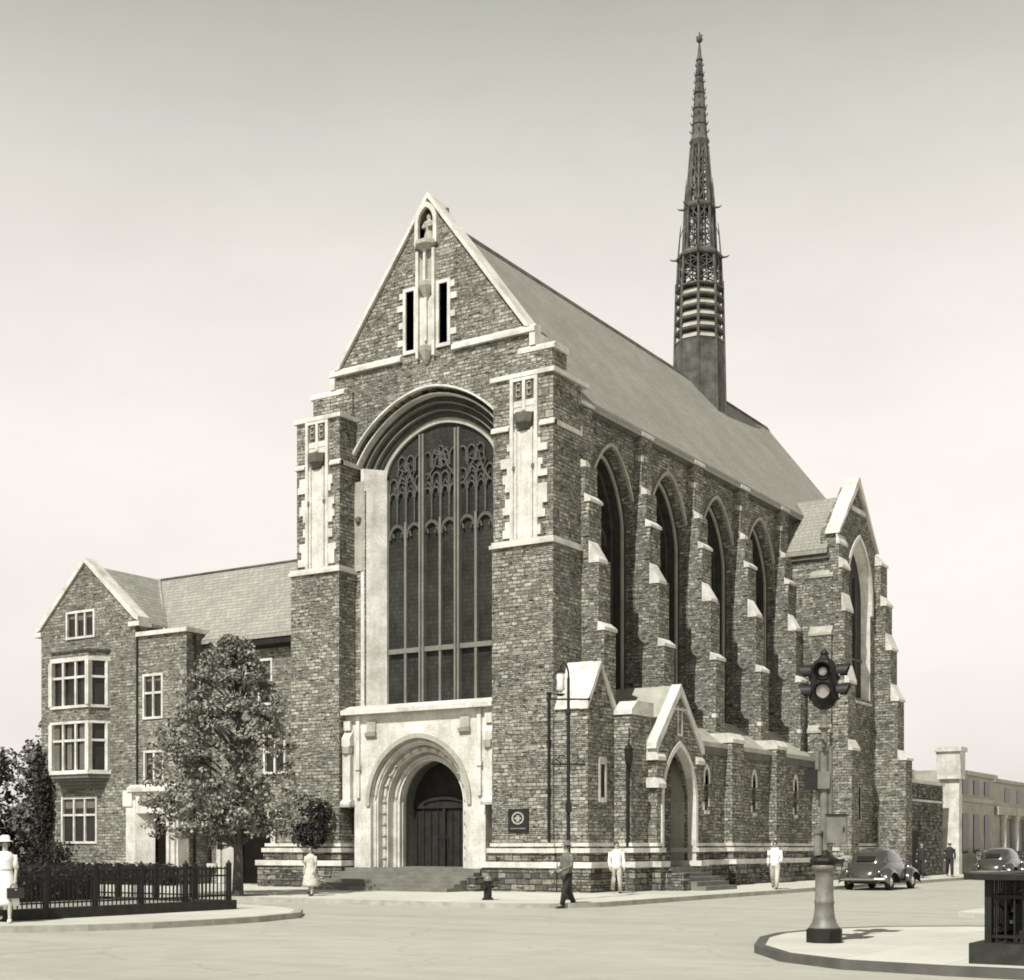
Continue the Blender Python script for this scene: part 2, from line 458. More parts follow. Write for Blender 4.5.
med_r = [(19.6, -12.6), (17.3, -12.9), (16.0, -13.9), (15.25, -15.2), (15.0, -17.0), (15.2, -18.3), (15.9, -20.2), (16.9, -21.6), (18.1, -22.4), (19.6, -22.6), (120, -22.6), (120, -12.6)]
mi = inset(med_r, 0.17)
sheet('median', mi, -0.2, 0.125, 'sidewalk')
sheet('kerb', med_r, -0.2, 0.132, 'kerb_steel', [mi])
# pavement on the far side of the cross street
far_walk = [(17.6, -9.1), (120, -9.1), (120, 160), (15.5, 160), (15.5, -6.9)]
sheet('sidewalk', far_walk, -0.2, 0.13, 'sidewalk')

# ================================================================== CHURCH
CH = thing('stone_church', 'tall rough stone gothic church with a gabled front, great arched window and slender roof spire', 'church', (-5.95, 1, 0.13))
XC = -5.95
FR = front(0.0)
# --- front gable wall
WY = 1.0
wall_out = [(-11.5, 0), (-0.6, 0), (-0.6, 19.2), (-1.35, 19.2), (-1.35, 19.92), (-1.80, 20.05), (XC, 25.62), (-10.10, 20.05), (-10.55, 19.92), (-10.55, 19.2), (-11.5, 19.2)]
ZS = 15.2
big_hole = [(XC - 3.0, 6.95), (XC - 3.0, 15.24), (XC - 4.0, 15.24)] + [(XC + u, 15.24 + z) for u, z in arch(4.0, 3.36)][1:-1] + [(XC + 4.0, 15.24), (XC + 3.0, 15.24), (XC + 3.0, 6.95)]
portal_hole = archpath(XC, 2.3, 3.3, 2.45, 0.3)
def rect(u0, u1, z0, z1): return [(u0, z0), (u0, z1), (u1, z1), (u1, z0)]
slitL = rect(-6.98, -6.60, 20.15, 22.35); slitR = rect(-5.46, -5.08, 20.15, 22.35)
niche = archpath(-6.02, 0.34, 25.0 - 0.25, 0.55, 23.98, 12)
b = MB(front(WY)); b.ext(wall_out, 0, 0.85, [big_hole, portal_hole, slitL, slitR, niche]); b.build('front_wall', 'stone', CH)
# dark backs behind slits and niche
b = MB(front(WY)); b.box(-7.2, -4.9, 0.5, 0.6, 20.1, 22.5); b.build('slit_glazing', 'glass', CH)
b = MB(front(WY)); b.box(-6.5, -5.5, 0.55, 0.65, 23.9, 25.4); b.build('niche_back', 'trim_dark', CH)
# gable coping, deep stone rakes
b = MB(front(WY))
def rake(b, x0, z0, x1, z1, t, v0, v1):
    d = Vector((x1 - x0, z1 - z0)).normalized(); n = Vector((-d.y, d.x))
    if n.y < 0: n = -n
    p = [(x0, z0), (x1, z1), (x1 + n.x * t, z1 + n.y * t), (x0 + n.x * t, z0 + n.y * t)]
    b.ext(p, v0, v1)
b.ext([(-10.2, 20.02), (XC, 25.62), (-1.70, 20.02), (-1.52, 20.02), (XC, 25.84), (-10.38, 20.02)], -0.12, 0.80)
b.build('gable_coping', 'trim', CH)
b = MB(front(WY))
for x0, x1 in ((-10.62, -7.18), (-4.86, -1.28)):
    b.extu([(-0.14, 19.80), (-0.14, 19.95), (0.0, 20.08), (0.3, 20.08), (0.3, 19.80)], x0, x1)
for sx in (-10.62, -1.52):
    b.box(sx, sx + 0.24, -0.10, 0.8, 19.32, 19.797)
for x0, x1 in ((-11.62, -9.9), (-2.0, -0.48)):
    b.extu([(-0.12, 19.08), (-0.12, 19.2), (0.0, 19.32), (0.9, 19.32), (0.9, 19.08)], x0, x1)
b.build('ledge', 'trim', CH)
# --- niche and tracery group on the gable
b = MB(front(WY))
def frame(b, r, t, v0, v1):
    u0, u1, z0, z1 = r
    b.box(u0 - t, u0, v0, v1, z0 - t, z1 + t); b.box(u1, u1 + t, v0, v1, z0 - t, z1 + t)
    b.box(u0, u1, v0, v1 - 0.002, z1, z1 + t); b.box(u0, u1, v0, v1 - 0.002, z0 - t, z0)
frame(b, (-6.98, -6.60, 20.15, 22.35), 0.13, -0.07, 0.42); frame(b, (-5.46, -5.08, 20.15, 22.35), 0.13, -0.07, 0.42)
for k, (zz, w) in enumerate(((20.5, .26), (21.15, .2), (21.8, .28), (22.25, .18))):
    b.box(-7.11 - w, -7.112, -0.05, 0.2, zz - 0.12, zz + 0.1); b.box(-4.948, -4.95 + w, -0.05, 0.2, zz - 0.1, zz + 0.13)
b.box(-6.46, -6.34, -0.16, 0.2, 19.75, 23.7); b.box(-5.72, -5.60, -0.16, 0.2, 19.75, 23.7)
b.box(-6.09, -5.97, -0.13, 0.2, 20.35, 22.0); b.box(-6.08, -5.98, -0.2, 0.2, 22.55, 23.7)
b.box(-6.34, -5.72, -0.04, 0.2, 20.2, 22.0)
b.ring(archpath(-6.02, 0.50, 24.75, 0.75, 23.9, 12), archpath(-6.02, 0.34, 24.75, 0.55, 23.9, 12), -0.14, 0.3)
b.build('niche_frame', 'trim', CH)
b = MB(front(WY))
b.lathe([(0.05, 21.75), (0.14, 21.95), (0.34, 22.35), (0.36, 22.5), (0.3, 22.55)], (-6.03, 0.0), 8, 0.39)
b.lathe([(0.2, 23.68), (0.3, 23.78), (0.46, 23.86), (0.46, 24.0), (0.3, 24.05)], (-6.03, 0.0), 8, 0.39)
b.lathe([(0.06, 19.5), (0.16, 19.65), (0.3, 19.95), (0.34, 20.12), (0.22, 20.18)], (-6.03, -0.02), 8, 0.39)
b.box(-6.34, -5.72, -0.03, 0.2, 22.56, 23.66)
b.build('corbel', 'trim_grey', CH)
# statue
st = MB(front(WY)); st.lathe([(0.02, 24.05), (0.22, 24.05), (0.24, 24.15), (0.17, 24.45), (0.2, 24.72), (0.22, 24.80), (0.10, 24.86), (0.07, 24.88), (0.10, 24.94), (0.11, 25.02), (0.08, 25.10), (0.02, 25.13)], (-6.02, 0.12), 14, 0, 0.75)
st.tube([(-6.21, 0.1, 24.78), (-6.24, -0.0, 24.6), (-6.08, -0.07, 24.56)], 0.05, 6); st.tube([(-5.83, 0.1, 24.78), (-5.80, -0.0, 24.6), (-5.97, -0.07, 24.58)], 0.05, 6)
tag(st.build('statue', 'trim_grey', None, True), 'small carved stone figure standing in the niche near the gable peak', 'statue')

# --- great west window
glass_path = archpath(XC, 2.54, 15.85, 1.72, 6.95)
b = MB(front(WY)); b.ext(glass_path, 0.82, 0.9); GW = b.build('great_window', 'glass', CH)
b = MB(front(WY))
# white splayed side jambs (below the springing)
for sg in (-1, 1):
    q = [(XC + sg * 3.06, -0.02), (XC + sg * 2.50, 0.70), (XC + sg * 2.50, 0.95), (XC + sg * 3.2, 0.95), (XC + sg * 3.2, -0.02)]
    b.exth(q, 6.95, 16.08)
b.build('jamb', 'trim', GW)
b = MB(front(WY))
for sg in (-1, 1):
    b.box(min(XC + sg * 3.07, XC + sg * 3.5), max(XC + sg * 3.07, XC + sg * 3.5), -0.05, 0.1, 12.2, 15.6)
b.build('side_panel', 'trim_grey', GW)
b = MB(front(WY))
for sg in (-1, 1):
    b.lathe([(0.02, 14.0), (0.12, 14.05), (0.14, 14.2), (0.02, 14.3)], (XC + sg * 3.28, -0.06), 8)
b.build('boss', 'trim_dark', GW)
def orders(b, specs):
    for ao, ro, ai, ri, v0, v1 in specs:
        b.ring(archpath(XC, ao, ZS, ro, ZS - 0.02), archpath(XC, ai, ZS, ri, ZS - 0.02), v0, v1)
def O(a): return 1.66 + (a - 2.5) * 1.13      # rise and springing that go with a half-width
def OZ(a): return 15.85 - (a - 2.5) * 0.4
def order(name, mat, a0, a1, v0, v1=0.93):
    b = MB(front(WY)); b.ring(archpath(XC, a0, OZ(a0), O(a0), OZ(a0) - 0.02), archpath(XC, a1, OZ(a1), O(a1), OZ(a0) - 0.02), v0, v1); b.build(name, mat, GW)
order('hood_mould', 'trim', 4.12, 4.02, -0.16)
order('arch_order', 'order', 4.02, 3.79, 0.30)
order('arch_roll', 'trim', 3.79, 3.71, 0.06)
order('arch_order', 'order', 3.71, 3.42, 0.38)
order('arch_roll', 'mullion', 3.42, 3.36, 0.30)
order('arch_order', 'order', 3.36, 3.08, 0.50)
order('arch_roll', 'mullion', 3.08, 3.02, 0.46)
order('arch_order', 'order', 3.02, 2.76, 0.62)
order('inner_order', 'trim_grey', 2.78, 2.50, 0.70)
# mullions and transom
b = MB(front(WY + 0.2))
for k, (uu, w, zt, v0) in enumerate(((XC - 0.81, .075, 17.2, .40), (XC + 0.81, .075, 17.2, .40))):
    for off in (-0.075, 0.075):
        b.box(uu + off - 0.04, uu + off + 0.04, v0, 0.62, 6.98, zt)
    b.box(uu - w * .45, uu + w * .45, v0 + 0.08, 0.618, 6.98, zt)
for uu in (XC - 1.615, XC, XC + 1.615):
    b.box(uu - 0.05, uu + 0.05, 0.48, 0.62, 6.98, 14.0)
b.box(XC - 2.40, XC + 2.40, 0.46, 0.616, 9.02, 9.20)
b.build('mullion', 'mullion', GW)
b = MB(front(WY + 0.2))
for k in range(6):     # cusped heads of the six lights, then the panel tracery above
    uc = XC - 2.02 + k * 0.808
    b.ring(archpath(uc, 0.36, 13.55, 0.42, 13.4, 10), archpath(uc, 0.29, 13.5, 0.34, 13.4, 10), 0.5, 0.615)
    b.box(uc - 0.03, uc + 0.03, 0.52, 0.614, 14.0, 15.3)
    for sg in (-1, 1):
        b.ring(archpath(uc + sg * 0.19, 0.17, 14.98, 0.22, 14.9, 8), archpath(uc + sg * 0.19, 0.12, 14.98, 0.16, 14.9, 8), 0.5, 0.615)
        b.box(uc + sg * 0.38 - 0.025, uc + sg * 0.38 + 0.025, 0.52, 0.613, 13.4, 15.2)
        b.tube([(uc + sg * 0.36, 0.56, 13.5), (uc + sg * .2, .54, 13.62), (uc + sg * .17, .54, 13.45)], 0.045, 6)
for k in range(3):
    uc = XC - 1.62 + k * 1.62; zz = 15.85 if k != 1 else 16.25
    for j in range(8):
        a = 6.283 * j / 8
        b.tube([(uc + .1 * math.cos(a), .55, zz + .1 * math.sin(a)), (uc + .38 * math.cos(a + .25), .55, zz + .38 * math.sin(a + .25)), (uc + .42 * math.cos(a + .9), .55, zz + .42 * math.sin(a + .9))], 0.04, 6)
    b.tube([(uc - .62, .55, zz - .75), (uc - .3, .55, zz - .35), (uc, .55, zz + .62), (uc + .3, .55, zz - .35), (uc + .62, .55, zz - .75)], 0.045, 6)
for k in range(-5, 7):
    u = XC + (k - .5) * .4
    b.ring(archpath(u, .19, 15.5, .24, 15.2, 8), archpath(u, .14, 15.5, .18, 15.2, 8), .52, .612)
    if abs(u - XC) < 1.9: b.ring(archpath(u, .19, 16.3, .24, 15.9, 8), archpath(u, .14, 16.3, .18, 15.9, 8), .52, .611)
for k in range(-5, 6):
    b.tube([(XC + k * .4, .56, 15.1), (XC + k * .4 + .2, .56, 15.4)], 0.03, 5); b.tube([(XC + k * .4, .56, 15.1), (XC + k * .4 - .2, .56, 15.4)], 0.03, 5)
b.build('tracery', 'tracery', GW, split=False)
# --- sill over the portal
b = MB(); b.extu([(0.02, 6.62), (0.02, 6.78), (0.55, 6.98), (1.62, 6.98), (1.62, 6.62)], -9.37, -2.53); b.build('window_sill', 'trim', CH)

# --- portal
PO_z = 3.3
PF = front(0.32)
b = MB(PF)
out = [(-9.38, 6.617), (-9.38, 3.25), (-8.92, 3.25), (-8.92, 0.9)] + archpath(XC, 2.2, PO_z, 2.35, 0.9) + [(-2.98, 0.9), (-2.98, 3.25), (-2.52, 3.25), (-2.52, 6.617)]
b.ext(out, 0, 0.66); PT = b.build('portal', 'trim', CH)
b = MB(PF)
b.ring(archpath(XC, 2.38, PO_z, 2.53, 3.2), archpath(XC, 2.21, PO_z, 2.36, 3.2), -0.08, 0.0)
b.build('portal_hood', 'trim_grey', PT)
b = MB(PF)
prev = (2.2, 2.35, 0.0)
for (a0, r0, a1, r1, v0, v1) in ((2.2, 2.35, 1.98, 2.12, .18, .5), (1.98, 2.12, 1.74, 1.87, .46, .8), (1.74, 1.87, 1.45, 1.58, .80, 1.2)):
    b.ring(archpath(XC, a0 + 0.02, PO_z, r0 + 0.02, 0.9), archpath(XC, a1, PO_z, r1, 0.9), v0, v1)
b.build('portal_order', 'trim', PT)
b = MB(PF)
for aa, vv, rr in ((2.09, .15, .06), (1.86, .43, .065), (1.60, .76, .06), (1.47, 1.0, .05)):
    p = archpath(XC, aa, PO_z, aa + 0.14, 0.92, 22)
    b.tube([(q[0], vv, q[1]) for q in p], rr, 6)
b.build('portal_shaft', 'trim', PT)
b = MB(PF)
for sg in (-1, 1):
    for k in range(9):
        z = 1.25 + k * 0.42
        if z < 3.4: b.ball((XC + sg * 1.86, 0.40, z), 0.085, 5)
for k in range(3, 26, 2):
    p = [(XC + u, PO_z + z) for u, z in arch(1.86, 2.0, 28)][k]
    b.ball((p[0], 0.40, p[1]), 0.085, 5)
b.build('rosette', 'trim_grey', PT)
# door in the deep recess
b = MB(PF)
b.ext(archpath(XC, 1.5, PO_z, 1.6, 0.88), 1.75, 1.95); DR = b.build('door', 'oak', CH)
b = MB(PF)
for k in range(-4, 5): b.box(XC + k * .33 - .02, XC + k * .33 + .02, 1.70, 1.75, 0.95, 3.1)
b.box(XC - 1.45, XC + 1.45, 1.66, 1.749, 3.12, 3.4); b.box(XC - 0.06, XC + 0.06, 1.62, 1.749, 0.95, 3.1)
b.ring([(XC + u, 3.35 + z * .2) for u, z in arch(1.0, 1.0, 10)], [(XC + u, 3.25 + z * .2) for u, z in arch(.95, .95, 10)], 1.6, 1.66)
b.build('door_rib', 'oak', DR)
b = MB(PF)
for sg in (-1, 1): b.tube([(XC + sg * .16, 1.6, 1.9), (XC + sg * .16, 1.56, 2.0), (XC + sg * .16, 1.6, 2.15)], 0.025, 6)
b.build('handle', 'iron', DR)
b = MB(PF); b.box(XC - 1.5, XC + 1.5, 1.0, 1.76, 0.6, 0.93); b.build('threshold', 'step', PT)
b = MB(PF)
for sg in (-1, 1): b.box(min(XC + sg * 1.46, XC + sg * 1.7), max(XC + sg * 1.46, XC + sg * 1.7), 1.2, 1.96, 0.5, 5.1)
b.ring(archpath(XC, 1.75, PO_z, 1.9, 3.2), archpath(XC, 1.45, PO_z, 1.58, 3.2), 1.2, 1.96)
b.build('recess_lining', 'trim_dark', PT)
# flanking pilasters with little canopies
b = MB(PF)
for u0, sg in ((-9.37, 1), (-2.97, 1)):
    b.box(u0 + .03, u0 + .40, -0.20, 0.0, 3.42, 5.15); b.extu([(-0.30, 3.25), (-0.30, 3.34), (-0.2, 3.42), (0.0, 3.42), (0.0, 3.25)], u0 - .02, u0 + .46)
    b.extu([(-0.24, 5.45), (-0.24, 5.75), (-0.02, 6.05), (0.0, 6.05), (0.0, 5.45)], u0 + .02, u0 + .42)
    b.box(u0 + .06, u0 + .37, -0.17, 0.0, 6.05, 6.4)
for u0 in (-8.78, -3.28):
    b.box(u0, u0 + .16, -0.10, 0.0, 3.5, 6.6); b.box(u0 - .05, u0 + .21, -0.15, 0.0, 4.55, 4.72)
b.build('pilaster', 'trim', PT)
b = MB(PF)
for u0 in (-9.37, -2.97):
    b.lathe([(0.04, 5.12), (0.2, 5.18), (0.22, 5.42), (0.12, 5.46)], (u0 + .22, -0.12), 8)
    b.box(u0 - .03, u0 + .47, -0.31, -0.02, 3.16, 3.247)
for u0 in (-8.3, -4.05):
    b.box(u0, u0 + .42, -0.06, 0.0, 5.95, 6.35); b.extu([(-0.12, 5.8), (-0.16, 5.93), (0, 5.93), (0, 5.7)], u0 - .03, u0 + .45)
b.build('carved_stop', 'trim_grey', PT)
# steps
b = MB(); n = 6
prof = [(0.9, -0.1), (0.9, 0.90)]
b.extu([(1.5, -0.1), (1.5, 0.897)] + [q for k in range(n) for q in ((-0.15 - k * .40, 0.897 - k * .1278), (-0.15 - k * .40, 0.897 - (k + 1) * .1278))] + [(-0.15 - (n - 1) * .40, -0.1)], -9.0, -2.9)
b.build('entrance_steps', 'step', CH)
b = MB()
for u0, u1 in ((-9.55, -9.02), (-2.88, -2.52)):
    b.box(u0, u1, -1.0, 0.3, -0.1, 0.62)
b.build('step_cheek', 'stone_dark', CH)

# --- the two front towers (wide flanking buttresses)
def quoin(b, u, sgn, z0, z1, v0, n, seed):
    r = random.Random(seed); z = z0
    while z < z1 - .2:
        h = r.uniform(.2, .34); w = r.choice((.12, .2, .3, .38))
        b.box(min(u, u + sgn * w), max(u, u + sgn * w), v0, v0 + .2, z, min(z + h, z1)); z += h + r.choice((0, .0, .25))
for name, x0, x1, ux0, ux1, yb, pc in (('left', -11.80, -9.41, -11.55, -9.43, 3.0, -10.5), ('right', -2.49, 0.0, -2.47, -0.03, 1.95, -1.18)):
    b = MB(); b.box(x0, x1, 0.0, yb, 0.0, 12.08); b.box(ux0, ux1, 0.06, yb - .02, 12.08, 17.9)
    TW = b.build('tower_buttress', 'stone', CH)
    b = MB()
    e = 0.0 if name == 'left' else 0.003
    b._ext([(x0 - .08, -0.09), (x1 + .08, -0.09), (x1 + .08, yb + .05), (x0 - .08, yb + .05)], (), lambda p, k: (p[0], p[1], k), 12.07 + e, 12.19 + e)
    b._ext([(x0 - .02, -0.03), (x1 + .02, -0.03), (x1 + .02, yb + .02), (x0 - .02, yb + .02)], (), lambda p, k: (p[0], p[1], k), 12.188 + e, 12.30 + e)
    b.box(ux0 - .10, ux1 + .10, -0.04, yb + .4, 17.9 + e, 18.06 + e)
    for u0, u1 in ((ux0 - .06, pc - .62), (pc + .62, ux1 + .07)):
        b.extu([(-0.03, 16.12 + e), (-0.03, 16.2 + e), (0.06, 16.32 + e), (0.2, 16.32 + e), (0.2, 16.12 + e)], u0, u1)
    b.box(ux1, ux1 + .07, 0.07, yb, 16.12 + e, 16.28 + e)
    b.build('string_course', 'trim', TW)
    b = MB()        # panelled niche
    hw = 0.56
    for sg in (-1, 1):
        b.box(min(pc + sg * hw, pc + sg * (hw - .13)), max(pc + sg * hw, pc + sg * (hw - .13)), -0.03, .2, 12.305, 17.89)
        quoin(b, pc + sg * (hw + .003), sg, 12.4, 15.9, -0.012, 9, 11 + sg + (0 if name == 'left' else 40))
    b.box(pc - .43, pc + .43, 0.03, .2, 12.31, 16.05)
    b.box(pc - .06, pc + .06, -0.02, .2, 16.75, 17.89)
    b.box(pc - .42, pc + .42, 0.02, .2, 16.65, 17.1)
    b.box(pc - .43, pc + .43, -0.025, .2, 17.78, 17.885)
    for sg in (-1, 1):
        b.tube([(pc + sg * .32, -0.0, 12.31), (pc + sg * .32, -0.0, 16.1)], .045, 6)
        b.ring(archpath(pc + sg * .245, .19, 16.9, .01, 16.88, 6), archpath(pc + sg * .245, .16, 16.88, .01, 16.87, 6), -0.0, .1)
    b.build('niche_panel', 'trim', TW)
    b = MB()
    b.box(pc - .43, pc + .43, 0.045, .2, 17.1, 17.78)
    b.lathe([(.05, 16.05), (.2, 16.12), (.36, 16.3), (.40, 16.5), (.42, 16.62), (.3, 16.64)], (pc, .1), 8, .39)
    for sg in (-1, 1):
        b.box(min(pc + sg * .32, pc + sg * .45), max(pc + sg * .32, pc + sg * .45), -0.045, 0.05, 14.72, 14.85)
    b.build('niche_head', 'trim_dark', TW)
    b = MB()
    for sg in (-1, 1):
        for k in range(2):
            cc = (pc + sg * .22, 17.35 + k * .24)
            pts = [(cc[0] + .12 * math.cos(a * .785) * (1 if a % 2 else .6), -0.0, cc[1] + .12 * math.sin(a * .785)) for a in range(9)]
            b.tube(pts, .028, 5)
    b.build('foil_tracery', 'trim_grey', TW)
# parapet shoulders between tower tops and the gable
b = MB(); b.box(-11.45, -9.5, 0.9, 3.0, 18.06, 19.08); b.box(-2.4, -0.58, 0.9, 1.9, 18.063, 19.08); b.build('shoulder_wall', 'stone', CH)
# downpipe on the right tower
b = MB(); b.tube([(-0.13, -0.06, 6.9), (-0.13, -0.06, 1.85)], .05, 6)
for z in (6.85, 5.2, 3.5): b.box(-0.20, -0.06, -0.12, 0.01, z, z + .1)
b.build('downpipe', 'pipe', CH)

# --- nave side wall with four tall windows
SX = -0.35
SF = side(SX)
F0 = 1.95; PIT = 4.65
SOFT[0] = True          # the nave windows have soft, broad heads
wc = [F0 + 2.75 + k * PIT for k in range(4)]
holes = [archpath(c, 1.84, 13.75, 2.68, 6.6, 20) for c in wc]
b = MB(SF); b.ext([(1.5, 0), (33.0, 0), (33.0, 17.45), (1.5, 17.45)], 0, 1.1, holes); b.build('nave_wall', 'stone', CH)
b = MB(); b.box(-12.6, -11.55, 2.9, 33.0, 0, 17.45); b.ext([(-12.6, 0), (-0.36, 0), (-0.36, 17.45), (XC, 24.7), (-12.6, 17.45)], 31.9, 32.9); b.build('rear_wall', 'stone', CH)
def side_window(c):
    b = MB(SF); b.ext(archpath(c, 1.38, 13.75, 2.15, 6.6, 20), 1.0, 1.06); w = b.build('side_window', 'glass', CH)
    A = archpath(c, 1.96, 13.75, 2.86, 13.6, 24); B = archpath(c, 1.85, 13.75, 2.72, 13.6, 24)
    b = MB(SF); b.ring(A[5:-5], B[5:-5], -0.10, 0.05); b.build('hood_mould', 'trim_grey', w)
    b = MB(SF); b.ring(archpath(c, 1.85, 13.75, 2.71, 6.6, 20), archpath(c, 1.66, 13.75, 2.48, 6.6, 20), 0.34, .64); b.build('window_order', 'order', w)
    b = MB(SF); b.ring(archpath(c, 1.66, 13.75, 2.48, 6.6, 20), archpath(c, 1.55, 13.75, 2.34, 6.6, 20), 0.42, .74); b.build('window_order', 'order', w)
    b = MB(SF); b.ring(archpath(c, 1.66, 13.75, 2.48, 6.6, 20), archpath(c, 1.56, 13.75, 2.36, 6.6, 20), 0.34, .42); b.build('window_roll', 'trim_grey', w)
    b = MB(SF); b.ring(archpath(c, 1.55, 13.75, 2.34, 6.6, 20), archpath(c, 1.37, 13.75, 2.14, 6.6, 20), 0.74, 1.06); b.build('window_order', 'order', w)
    b = MB(SF)
    for k in (-.43, .43): b.box(c + k - .05, c + k + .05, .84, 1.0, 6.6, 15.0 - abs(k))
    b.box(c - 1.35, c + 1.35, .86, .998, 9.0, 9.14)
    for k in (-.85, 0, .85): b.ring(archpath(c + k, .38, 13.3, .46, 13.1, 8), archpath(c + k, .31, 13.3, .38, 13.1, 8), .86, .997)
    b.tube([(c - .43, .92, 14.5), (c, .92, 15.5), (c + .43, .92, 14.5)], .05, 6)
    b.build('mullion', 'tracery', w)
for c in wc: side_window(c)
SOFT[0] = False
# cornice gutter + roof
b = MB(SF); b.extu([(-0.30, 17.32), (-0.30, 17.52), (0.0, 17.52), (0.0, 17.22), (-0.1, 17.22)], 2.2, 33.0); b.build('gutter', 'trim_dark', CH)
sl = (25.15 - 17.55) / (XC - (-0.02)) * -1
b = MB()
b.ext([(0.0, 17.53), (XC, 25.15), (-11.9, 17.53), (-11.9, 17.25), (XC, 24.8), (0.0, 17.25)], 1.72, 33.2); RF = b.build('roof', 'slate', CH)
b = MB(); b.ext([(XC - .16, 24.98), (XC, 25.24), (XC + .16, 24.98)], 1.86, 33.22); b.build('ridge_cap', 'lead', RF)

# --- side buttresses, one mesh copied along the nave
def buttress(fu):
    b = MB(SF); w = 0.86
    st = [(0.0, 9.35, 1.25), (9.35, 11.75, 1.03), (12.5, 13.9, .66), (13.9, 15.15, .50), (15.15, 17.35, .30)]
    st[2] = (11.75, 13.9, .66)
    for z0, z1, x in st: b.box(fu, fu + w, -x, 0.3, z0, z1)
    o = b.build('side_buttress', 'stone', CH)
    b = MB(SF)
    b.extu([(-1.30, 9.24), (-1.30, 9.36), (-1.02, 9.58), (-1.0, 9.24)], fu - .04, fu + w + .04)
    b.extu([(-1.07, 11.64), (-1.07, 11.76), (-0.65, 12.45), (-0.65, 11.64)], fu - .03, fu + w * .7)
    b.extu([(-0.72, 13.82), (-0.72, 13.92), (-0.47, 14.14), (-0.47, 13.82)], fu - .03, fu + w + .04)
    b.extu([(-0.53, 15.06), (-0.53, 15.22), (-0.28, 15.38), (-0.28, 15.06)], fu - .02, fu + w * .35)
    b.extu([(-0.38, 17.3), (-0.38, 17.42), (-0.1, 17.75), (0.3, 17.75), (0.3, 17.3)], fu - .05, fu + w + .05)
    r = random.Random(3)
    for k in range(0, 9, 2):
        z = 7.0 + k * 1.15 + r.uniform(-.2, .2); x = [s_[2] for s_ in st if s_[0] <= z < s_[1]][0]
        if any(abs(z - q) < .5 for q in (9.3, 11.8, 12.3, 13.9, 15.1)): continue
        b.box(fu - .012, fu + r.uniform(.12, .3), -x - .012, -x + r.uniform(.12, .25), z, z + r.uniform(.12, .2))
    b.build('weathering', 'trim', o)
    return o
B0 = buttress(F0)
for k in range(1, 5):
    c = B0.copy(); COL.objects.link(c); c.location = (0, PIT * k, 0)
    for ch in [x for x in bpy.data.objects if x.parent == B0]:
        d = ch.copy(); COL.objects.link(d); d.parent = c

# --- low gabled block beside the right tower
b = MB(); b.box(0.0, 1.30, 0.10, 1.96, 0.0, 6.45); b.ext([(0.10, 6.45), (1.96, 6.45), (1.03, 8.0)], -1.30, -0.3) if False else None
b.build('turret_block', 'stone', CH)
LB = side(1.30)
b = MB(LB); b.ext([(0.12, 6.4), (1.94, 6.4), (0.95, 7.85)], 0.02, 1.2); b.build('turret_gable', 'stone', CH)
b = MB(LB)
b.ext([(0.02, 6.32), (0.02, 6.62), (0.95, 8.02), (2.02, 6.58), (2.02, 6.32), (1.84, 6.5), (0.95, 7.80), (0.16, 6.5)], -0.06, 0.28)
b.ext([(0.02, 6.35), (0.95, 8.04), (0.95, 7.80), (0.14, 6.32)], 0.282, 1.28)
b.build('turret_coping', 'trim', CH)
b = MB(LB); b.box(0.86, 0.98, -0.02, 0.05, 3.2, 4.7); b.box(1.28, 1.40, -0.02, 0.05, 3.2, 4.7); b.box(.98, 1.28, -.02, .05, 4.5, 4.75); b.box(.98, 1.28, -.02, .05, 3.2, 3.36); LW = b.build('slit_window', 'trim', CH)
b = MB(LB); b.box(0.98, 1.28, -0.006, 0.04, 3.36, 4.5); b.build('pane', 'pane', LW)
# --- vestibule and aisle
AX = 1.3
b = MB(); b.box(-0.3, 1.96, 1.97, 3.5, 0.0, 6.3); b.build('vestibule', 'stone', CH)
b = MB(); b.extu([(1.90, 6.25), (1.90, 6.42), (2.35, 6.75), (3.55, 6.75), (3.55, 6.25)], 1.31, 2.02); b.build('vestibule_coping', 'trim', CH)
b = MB(side(AX)); b.ext([(3.5, 0), (21.6, 0), (21.6, 5.75), (3.5, 5.75)], 0, 0.5, [archpath(c, .17, 4.45, .3, 3.1, 8) for c in (9.5, 14.2, 18.9)]); AW = b.build('aisle_wall', 'stone', CH)
b = MB(side(AX)); b.extu([(-0.16, 5.60), (-0.16, 5.78), (0.1, 5.84), (1.64, 7.0), (1.64, 6.6), (0.1, 5.55)], 3.4, 21.5); b.build('aisle_roof', 'lead_light', CH)
b = MB(side(AX)); b.extu([(-0.10, 5.3), (-0.14, 5.598), (0.0, 5.598), (0.0, 5.3)], 3.5, 21.5); b.build('aisle_eave_shade', 'trim_dark', CH)  # dark strip painting in the shadow under the aisle eave
for c in (9.5, 14.2, 18.9):
    b = MB(side(AX)); b.ring(archpath(c, .30, 4.45, .5, 4.15, 8), archpath(c, .17, 4.45, .3, 4.15, 8), -0.03, .25)
    b.box(c - .34, c - .18, -.02, .2, 3.1, 3.4); b.box(c + .18, c + .30, -.02, .2, 3.25, 3.55); b.box(c - .22, c + .22, -.04, .2, 2.95, 3.098)
    w = b.build('lancet_window', 'trim', CH)
    b = MB(side(AX)); b.ext(archpath(c, .2, 4.45, .34, 3.08, 8), .25, .3); b.build('pane', 'pane', w)
for k in (2, 3):
    fu = F0 + PIT * k
    b = MB(side(AX)); b.box(fu - .05, fu + 1.1, -0.34, 0.02, 0.0, 5.9); o = b.build('aisle_buttress', 'stone', CH)
    b = MB(side(AX)); b.extu([(-0.40, 5.85), (-0.40, 6.0), (-0.2, 6.25), (1.3, 6.25), (1.3, 5.85)], fu - .1, fu + 1.15); b.build('weathering', 'trim', o)
